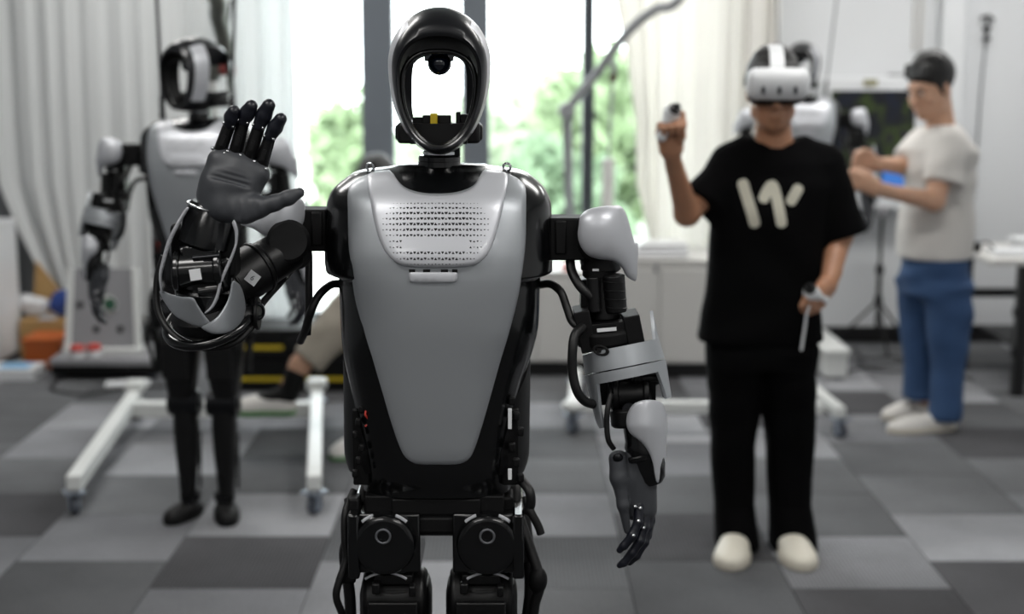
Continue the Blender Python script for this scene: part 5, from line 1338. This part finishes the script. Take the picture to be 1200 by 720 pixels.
b = MB(); p = w(663, 317, 7.34); b.box((0, 0, .012), (.035, .03, .03)); b.cyl((0, 0, .026), (0, 0, .036), .014, n=14); o_ = tag(b.build('red_button', RED, bev=.003), 'small red button box on the cabinet top behind the robot arm', 'button'); o_.location = (p.x, p.y, c1.children[1].matrix_basis.translation.z+w(663, 318, 7.3).z)
# ---- white box on the floor
f0 = wground(993, 446); zt = .15; f1 = wground(965, 446)
t = thing('storage_box', 'low white storage box on the floor right of the headset wearer', 'box', ((f0.x+f1.x)/2, f0.y+.3, 0))
b = MB(); b.box((0, 0, .022+zt/2-.02), (f0.x-f1.x, .6, zt-.02)); b.build('body', PALE, t, smooth=False, bev=.012)
b = MB(); b.box((0, 0, zt), (f0.x-f1.x+.02, .62, .03)); b.build('lid', PALE, t, smooth=False, bev=.008)
b = MB(); b.box((0, 0, .012), (f0.x-f1.x-.06, .5, .024)); b.build('shadow_strip', MATTE, t, smooth=False)  # black strip stands in for the dark shadow under the box
# ---- display on the back wall
def XZ(px, py, Y): q = w(px, py, Y); return q.x, q.z
YD = 8.16; x0, z1 = XZ(962, 90, YD); x1, z0 = XZ(1076, 246, YD)
t = thing('wall_display', 'large white framed screen with a dark colourful picture, on the wall', 'screen', ((x0+x1)/2, YD, z0)); o = Vector(t.location)
b = MB(); b.box((0, .05, (z1-z0)/2), (x1-x0, .1, z1-z0)); b.build('frame', WHITE, t, smooth=False, bev=.012, seg=3)
m, nt, bs = newmat('display_picture'); bs.inputs['Base Color'].default_value = (.003, .003, .004, 1); bs.inputs['Roughness'].default_value = .15
tc = nt.nodes.new('ShaderNodeTexCoord'); n = nt.nodes.new('ShaderNodeTexNoise'); n.inputs['Scale'].default_value = 6; n.inputs['Detail'].default_value = 3
nt.links.new(tc.outputs['Object'], n.inputs[0]); cr = nt.nodes.new('ShaderNodeValToRGB'); e = cr.color_ramp.elements
e[0].position = .3; e[0].color = srgb('0a1a3a'); e[1].position = .46; e[1].color = srgb('0a0d14')
for p_, c_ in ((.53, '0c0c12'), (.6, '2f3d12'), (.66, '14121a'), (.75, '3a1030')): q = e.new(p_); q.color = srgb(c_)
nt.links.new(n.outputs['Fac'], cr.inputs[0]); nt.links.new(cr.outputs[0], bs.inputs['Emission Color']); bs.inputs['Emission Strength'].default_value = 1.0
sx0, sz1 = XZ(974, 106, YD); sx1, sz0 = XZ(1068, 224, YD)
b = MB(); b.box(((sx0+sx1)/2-o.x, -.004, (sz0+sz1)/2-z0), (sx1-sx0, .01, sz1-sz0)); s_ = b.build('screen', m, t, smooth=False)
u0, v1 = XZ(1034, 198, YD); u1, v0 = XZ(1060, 221, YD)
b = MB(); b.box(((u0+u1)/2-o.x, -.0105, (v0+v1)/2-z0), (u1-u0, .003, v1-v0)); b.build('blue_window', emis('screen_blue', '3f78c8', 1.0), s_, smooth=False)
u0, v1 = XZ(1012, 93, YD); u1, v0 = XZ(1028, 101, YD)
b = MB(); b.box(((u0+u1)/2-o.x, -.003, (v0+v1)/2-z0), (u1-u0, .008, v1-v0)); b.build('frame_label', mat('khaki_label', '8d8a6a', .6), t, smooth=False)
b = MB(); b.box((.16, .04, z1-z0+.012), (.12, .06, .014)); o_ = b.build('camera_bar', PLATEG, t, smooth=False, bev=.005)
# ---- black stand in front of the wall
q0 = wground(1027, 408)
t = thing('tripod_stand', 'thin black tripod stand in front of the white wall below the screen', 'stand', (q0.x, q0.y, 0)); o = Vector(t.location)
H = w(1031, 252, q0.y).z
b = MB(); b.cyl((0, 0, .1), (0, 0, H*.55), .014, n=12); b.cyl((0, 0, H*.5), (0, 0, H), .01, n=12); b.build('pole', SATIN, t)
for zq in (.33, .56): b = MB(); b.cyl((0, 0, H*zq), (0, 0, H*zq+.05), .024, n=14); b.build('collar', SATIN, t)
for k in range(3): a = R(120*k+30); b = MB(); b.tube([(0, 0, .28), (.25*math.cos(a), .25*math.sin(a), .01)], .008, 8); b.build('leg', SATIN, t)
b = MB(); b.box((0, 0, H+.02), (.06, .04, .05)); b.build('clamp', PLATEG, t, smooth=False, bev=.005)
# ---- table at the right edge
tf = wground(1181, 464); zt = w(1181, 304, tf.y).z; xl_ = w(1133, 300, tf.y+.35).x; xr_ = XR-.12; yb = tf.y+.62
t = thing('work_table', 'grey topped table with a black steel frame at the right edge', 'table', ((xl_+xr_)/2, (tf.y+yb)/2, 0)); o = Vector(t.location)
b = MB(); b.box((0, 0, zt-.014), (xr_-xl_, yb-tf.y+.06, .028)); b.build('table_top', LGREY, t, smooth=False, bev=.004)
for x in (xl_+.17, xr_-.06):
    for y in (tf.y, yb):
        b = MB(); b.box((x-o.x-(0.08 if y == yb and x < 3 else 0), y-o.y, (zt-.03)/2), (.055, .055, zt-.03)); b.build('leg', blackskirt, t, smooth=False, bev=.003)
for y in (tf.y, yb):
    for z in (.22, .42): b = MB(); b.box((.05, y-o.y, z), (xr_-xl_-.16, .035, .045)); b.build('rail', blackskirt, t, smooth=False, bev=.003)
b = MB(); b.box((.05, 0, .245), (xr_-xl_-.2, .5, .02)); b.build('lower_shelf', blackskirt, t, smooth=False)
for k, (px, ww) in enumerate(((1183, .24), (1196, .3))):
    p = w(px, 298, tf.y+.3); t = thing('paper_stack', ('loose white papers on the table, left of the thicker stack', 'thicker stack of white papers on the table at the right edge')[k], 'papers', (p.x+.03*k+(.1 if k else -.03), tf.y+(.42 if k else .2), zt))
    for j in range(2+k*3): b = MB(); b.box((.006*(j % 3), .004*j, .005+.011*j), (ww*.8, .2, .009), Rz(.08*((j*3) % 5-2))); b.build('sheet_bundle', WHITE, t, smooth=False)
p = w(1152, 299, tf.y+.3)
t = thing('cable_hub', 'black device with a lead on the table beside the jeans', 'device', (p.x-.09, tf.y+.3, zt))
b = MB(); b.box((0, 0, .025), (.13, .1, .05)); b.build('body', MATTE, t, smooth=False, bev=.012, seg=3)
b = MB(); b.stube([(.05, 0, .03), (.1, -.03, .05), (.13, -.06, .012)], .006, 8); b.build('lead', CABLE, t)
# ---- wall bracket and its cable, conduits
p = w(1157, 34, 8.27); t = thing('wall_bracket', 'small black bracket high on the white wall with a thin cable below', 'bracket', (p.x, WALL_Y-.0, p.z))
b = MB(); b.box((0, -.02, 0), (.03, .04, .03)); b.tube([(-.04, -.03, .06), (0, -.04, .075), (.035, -.03, .05)], .009, 8); b.box((.0, -.03, -.055), (.035, .03, .02)); b.tube([(0, -.03, -.06), (0, -.03, .07)], .006, 8); b.build('clip', MATTE, t)
b = MB(); b.stube([(0, -.02, -.06), (-.012, -.012, -.4), (-.02, -.012, -.9), (-.035, -.012, -1.25)], .006, 8); b.build('cable', GREYROPE, t)
b = MB(); b.box((-.035, -.02, -1.27), (.022, .03, .06)); b.build('plug', MATTE, t, smooth=False, bev=.004)
for i, px in enumerate((1072, 1080)):
    p = w(px, 40, 8.28); b = MB(); b.cyl((0, 0, 0), (0, 0, CEIL-1.72), .011, n=10); o_ = b.build('wall_conduit', LGREY); tag(o_, ('thin grey conduit on the wall, the one further from the pilaster', 'thin grey conduit on the wall right beside the pilaster')[i], 'conduit'); o_.location = (p.x, WALL_Y-.011, 1.70)
# ---- left corner: white cabinet, flat box, boxes, cart with plate
a = w(18, 350, 7.42); zt = w(18, 268, 7.42).z
t = thing('side_cabinet', 'plain white cabinet cut off by the left edge of the picture', 'cabinet', (a.x-.43, 7.42+.22, 0))
b = MB(); b.box((0, 0, zt/2+.02), (.6, .44, zt-.04)); b.build('body', WHITE, t, smooth=False, bev=.006)
b = MB(); b.box((0, 0, zt-.0), (.61, .46, .02)); b.build('top_panel', WHITE, t, smooth=False, bev=.004)
b = MB(); b.box((0, .01, .02), (.56, .4, .04)); b.build('plinth', blackskirt, t, smooth=False)
b = MB(); b.box((.28, -.225, zt*.78), (.012, .02, .09)); b.build('handle', STEELB, t, smooth=False, bev=.003)
p = wground(12, 447)
t = thing('flat_carton', 'flat white carton with a blue lid panel on the floor at the left edge', 'box', (p.x, p.y+.1, 0)); b = MB(); b.box((0, 0, .03), (.24, .2, .06)); b.build('carton_body', WHITE, t, smooth=False, bev=.004)
b = MB(); b.box((.0, -.0, .0615), (.15, .13, .003)); b.build('blue_panel', mat('light_blue_print', '6fa6cf', .6), t, smooth=False)
def fbox(name, px0, px1, r0, r1, Y, dep, m, label, cat, rot=0., z=None):
    q0 = w(px0, r1, Y); q1 = w(px1, r0, Y); zb = max(0, q0.z) if z is None else z; h = q1.z-q0.z
    t = thing(name, label, cat, ((q0.x+q1.x)/2, Y+dep/2, zb), rot)
    b = MB(); b.box((0, 0, h/2), (q1.x-q0.x, dep, h)); b.build('box_body', m, t, smooth=False, bev=.006)
    return t, h, q1.x-q0.x
t, h, wd_ = fbox('tan_crate', 24, 84, 366, 412, 7.76, .25, CARD, 'tan cardboard carton behind the orange crate', 'box', z=.0)
zc = h
b = MB(); b.box((0, -.0, h+.004), (wd_*.3, .255, .006)); b.build('tape_strip', FILM, t, smooth=False)
t, h, wd_ = fbox('orange_crate', 28, 67, 381, 414, 7.48, .22, ORANGE, 'orange crate on the floor left of the tilted plate', 'crate', z=0)
b = MB(); b.box((0, 0, h+.008), (wd_+.02, .26, .018)); b.build('rim', ORANGE, t, smooth=False, bev=.005)
q = w(62, 352, 8.06)
t = thing('cardboard_sheet', 'folded brown cardboard leaning above the tan carton by the curtain', 'cardboard', (q.x+.03, 7.965, zc)); b = MB(); b.add([Vector(v) for v in ((-.12, 0, 0), (.14, 0, 0), (-.09, .02, .3), (-.12, .02, 0), (.14, .02, 0), (-.09, .04, .3))], [(0, 1, 2), (5, 4, 3), (0, 3, 4, 1), (1, 4, 5, 2), (2, 5, 3, 0)]); b.build('sheet', CARD, t, smooth=False)
sd = SDF().ell((0, 0, .07), (.09, .06, .075), .02).ell((.05, -.01, .1), (.06, .05, .06), .02).half((0, 0, .0), (0, 0, -1))
q = w(74, 352, 7.9); o_ = organic('blue_bag', sd, .008, BLUE, None, 2, folds(.006, 2.5, 1)); tag(o_, 'crumpled blue bag on the tan carton behind the tilted plate', 'bag'); o_.location = (q.x+.02, 7.87, zc+.008)
sd = SDF().ell((0, 0, .05), (.08, .055, .055), .02).ell((-.05, 0, .07), (.05, .05, .05), .02).half((0, 0, .0), (0, 0, -1))
q = w(38, 362, 7.9); o_ = organic('plastic_wrap', sd, .008, FILM, None, 1, folds(.009, 3, 2)); tag(o_, 'crumpled clear plastic wrap on the left end of the tan carton', 'wrap'); o_.location = (q.x+.025, 7.88, zc+.01)
# cart with the tilted plate
q0 = wground(58, 447); q1 = wground(186, 447); yc = q0.y
t = thing('low_cart', 'low black cart with a grey deck carrying the tilted plate', 'cart', ((q0.x+q1.x)/2, yc+.22, 0)); wd_ = q1.x-q0.x
b = MB(); b.box((0, 0, .055), (wd_-.02, .42, .05)); b.build('chassis', MATTE, t, smooth=False, bev=.006)
b = MB(); b.box((0, 0, .098), (wd_, .44, .035)); b.build('deck', PLATEG, t, smooth=False, bev=.006)
for x in (-1, 1):
    for y in (-1, 1): b = MB(); b.cyl((x*wd_*.42-.015, y*.16, .028), (x*wd_*.42+.015, y*.16, .028), .028, n=18); b.build('wheel', GREYW, t)
zd = .116
PY_ = yc+.2
tl, tr_, bl_, br_ = (90, 317), (154, 317), (79, 416), (166, 416)
cen = w(122, 417, PY_); hgt = w(122, 317, PY_).z-zd
t = thing('steel_plate', 'upright grey plate with round holes standing on the low cart', 'plate', (cen.x, PY_, zd)); o = Vector(t.location)
wb = (w(163, 416, PY_).x-w(83, 416, PY_).x); wt = wb*.9; M = Rx(R(-9)); H_ = hgt*1.02
b = MB(); b.add([M @ Vector(v) for v in [(-wb/2, -.01, 0), (wb/2, -.01, 0), (wb/2, .01, 0), (-wb/2, .01, 0), (-wt/2, -.01, H_), (wt/2, -.01, H_), (wt/2, .01, H_), (-wt/2, .01, H_)]], [(3, 2, 1, 0), (4, 5, 6, 7), (0, 1, 5, 4), (1, 2, 6, 5), (2, 3, 7, 6), (3, 0, 4, 7)]); b.build('plate_body', PLATEG, t, smooth=False, bev=.003)
for k in (-1, 1):
    b = MB(); beam(b, M @ Vector((k*(wb/2+.006), -.004, .01)), M @ Vector((k*(wt/2+.006), -.004, H_)), .03, .05); b.build('edge_rail', PALE, t, smooth=False, bev=.004)
b = MB(); b.box((0, .0, .012), (wb+.05, .1, .024)); b.build('foot_rail', PALE, t, smooth=False, bev=.004)
b = MB(); b.box((0, .09, .1), (wb*.8, .02, .2), Rx(R(20))); b.build('rear_brace', PLATEG, t, smooth=False)
for (u, v, r) in ((-.22, .83, .018), (-.68, .56, .018), (-.2, .27, .018), (.5, .27, .018)):
    b = MB(); c = M @ Vector((u*wb/2, -.011, v*H_)); b.cyl(c, c+M @ Vector((0, -.004, 0)), r, n=16); b.build('bolt_hole', HOLE, t)
c = M @ Vector((.14*wb/2, -.012, .56*H_)); b = MB(); b.cyl(c, c+M @ Vector((0, -.006, 0)), .048, n=28); hb_ = b.build('centre_hub', LGREY, t)
b = MB(); c2_ = c+M @ Vector((.012, -.008, .004)); b.cyl(c2_, c2_+M @ Vector((0, -.006, 0)), .034, n=24); b.build('green_cap', mat('dark_green_cap', '1f4a36', .5), hb_)
for k, (px, lab) in enumerate(((92, 'left red and white roll on the cart in front of the plate'), (110, 'right red and white roll on the cart in front of the plate'))):
    q = w(px, 425, yc+.06); t = thing('tape_roll', lab, 'roll', (q.x, yc+.05+.02*k, zd+.001)); b = MB(); b.cyl((0, 0, 0), (0, 0, .035), .036, n=22); b.build('roll_body', WHITE, t); b = MB(); b.cyl((0, 0, .034), (0, 0, .062), .038, n=22); b.build('red_cap', RED, t)
# tool cases behind the sitting person
zs = 0.
for k, (r0, r1, lab) in enumerate(((424, 462, 'lower black tool case with a yellow edge behind the raised trainer'), (386, 424, 'upper black tool case with a yellow edge stacked on the lower one'))):
    q0 = w(268, r1, 6.95); q1 = w(432, r0, 6.95); h = w(300, 386, 6.95).z/2
    t = thing('tool_case', lab, 'case', ((q0.x+q1.x)/2, 7.12, zs)); wd_ = q1.x-q0.x
    b = MB(); b.box((0, 0, h/2), (wd_, .34, h-.002)); b.build('shell', MATTE, t, smooth=False, bev=.012, seg=3)
    for x in (-.26, .2): b = MB(); b.box((x*wd_, -.172, h*.42), (wd_*.3, .006, .02)); b.build('yellow_band', YELLOW, t, smooth=False)
    b = MB(); b.box((-.02*wd_, -.178, h*.6), (.08, .012, .05)); b.build('latch', SATIN, t, smooth=False, bev=.003)
    zs += h
# cables on the floor
for pts, lab in (([(10, 437), (40, 428), (70, 440), (60, 456), (100, 462), (150, 455), (210, 452)], 'thin black cable looping on the carpet in front of the low cart'),
                 ([(1000, 405), (1012, 420), (1045, 418), (1060, 424), (1020, 430), (1005, 424)], 'black cable coiled on the carpet by the tripod stand'),
                 ([(985, 440), (1010, 432), (1050, 436), (1090, 430), (1140, 445)], 'black cable lying on the carpet behind the jeans')):
    b = MB(); b.stube([wground(*p, .012) for p in pts], .006, 8); tag(b.build('floor_cable', CABLE), lab, 'cable')
b = MB(); q = wground(150, 452); b.box((0, 0, .008), (.22, .1, .016), Rz(.2)); o_ = tag(b.build('power_strip', WHITE, bev=.004), 'white power strip on the carpet in front of the low cart', 'power strip'); o_.location = (q.x, q.y, 0.002)
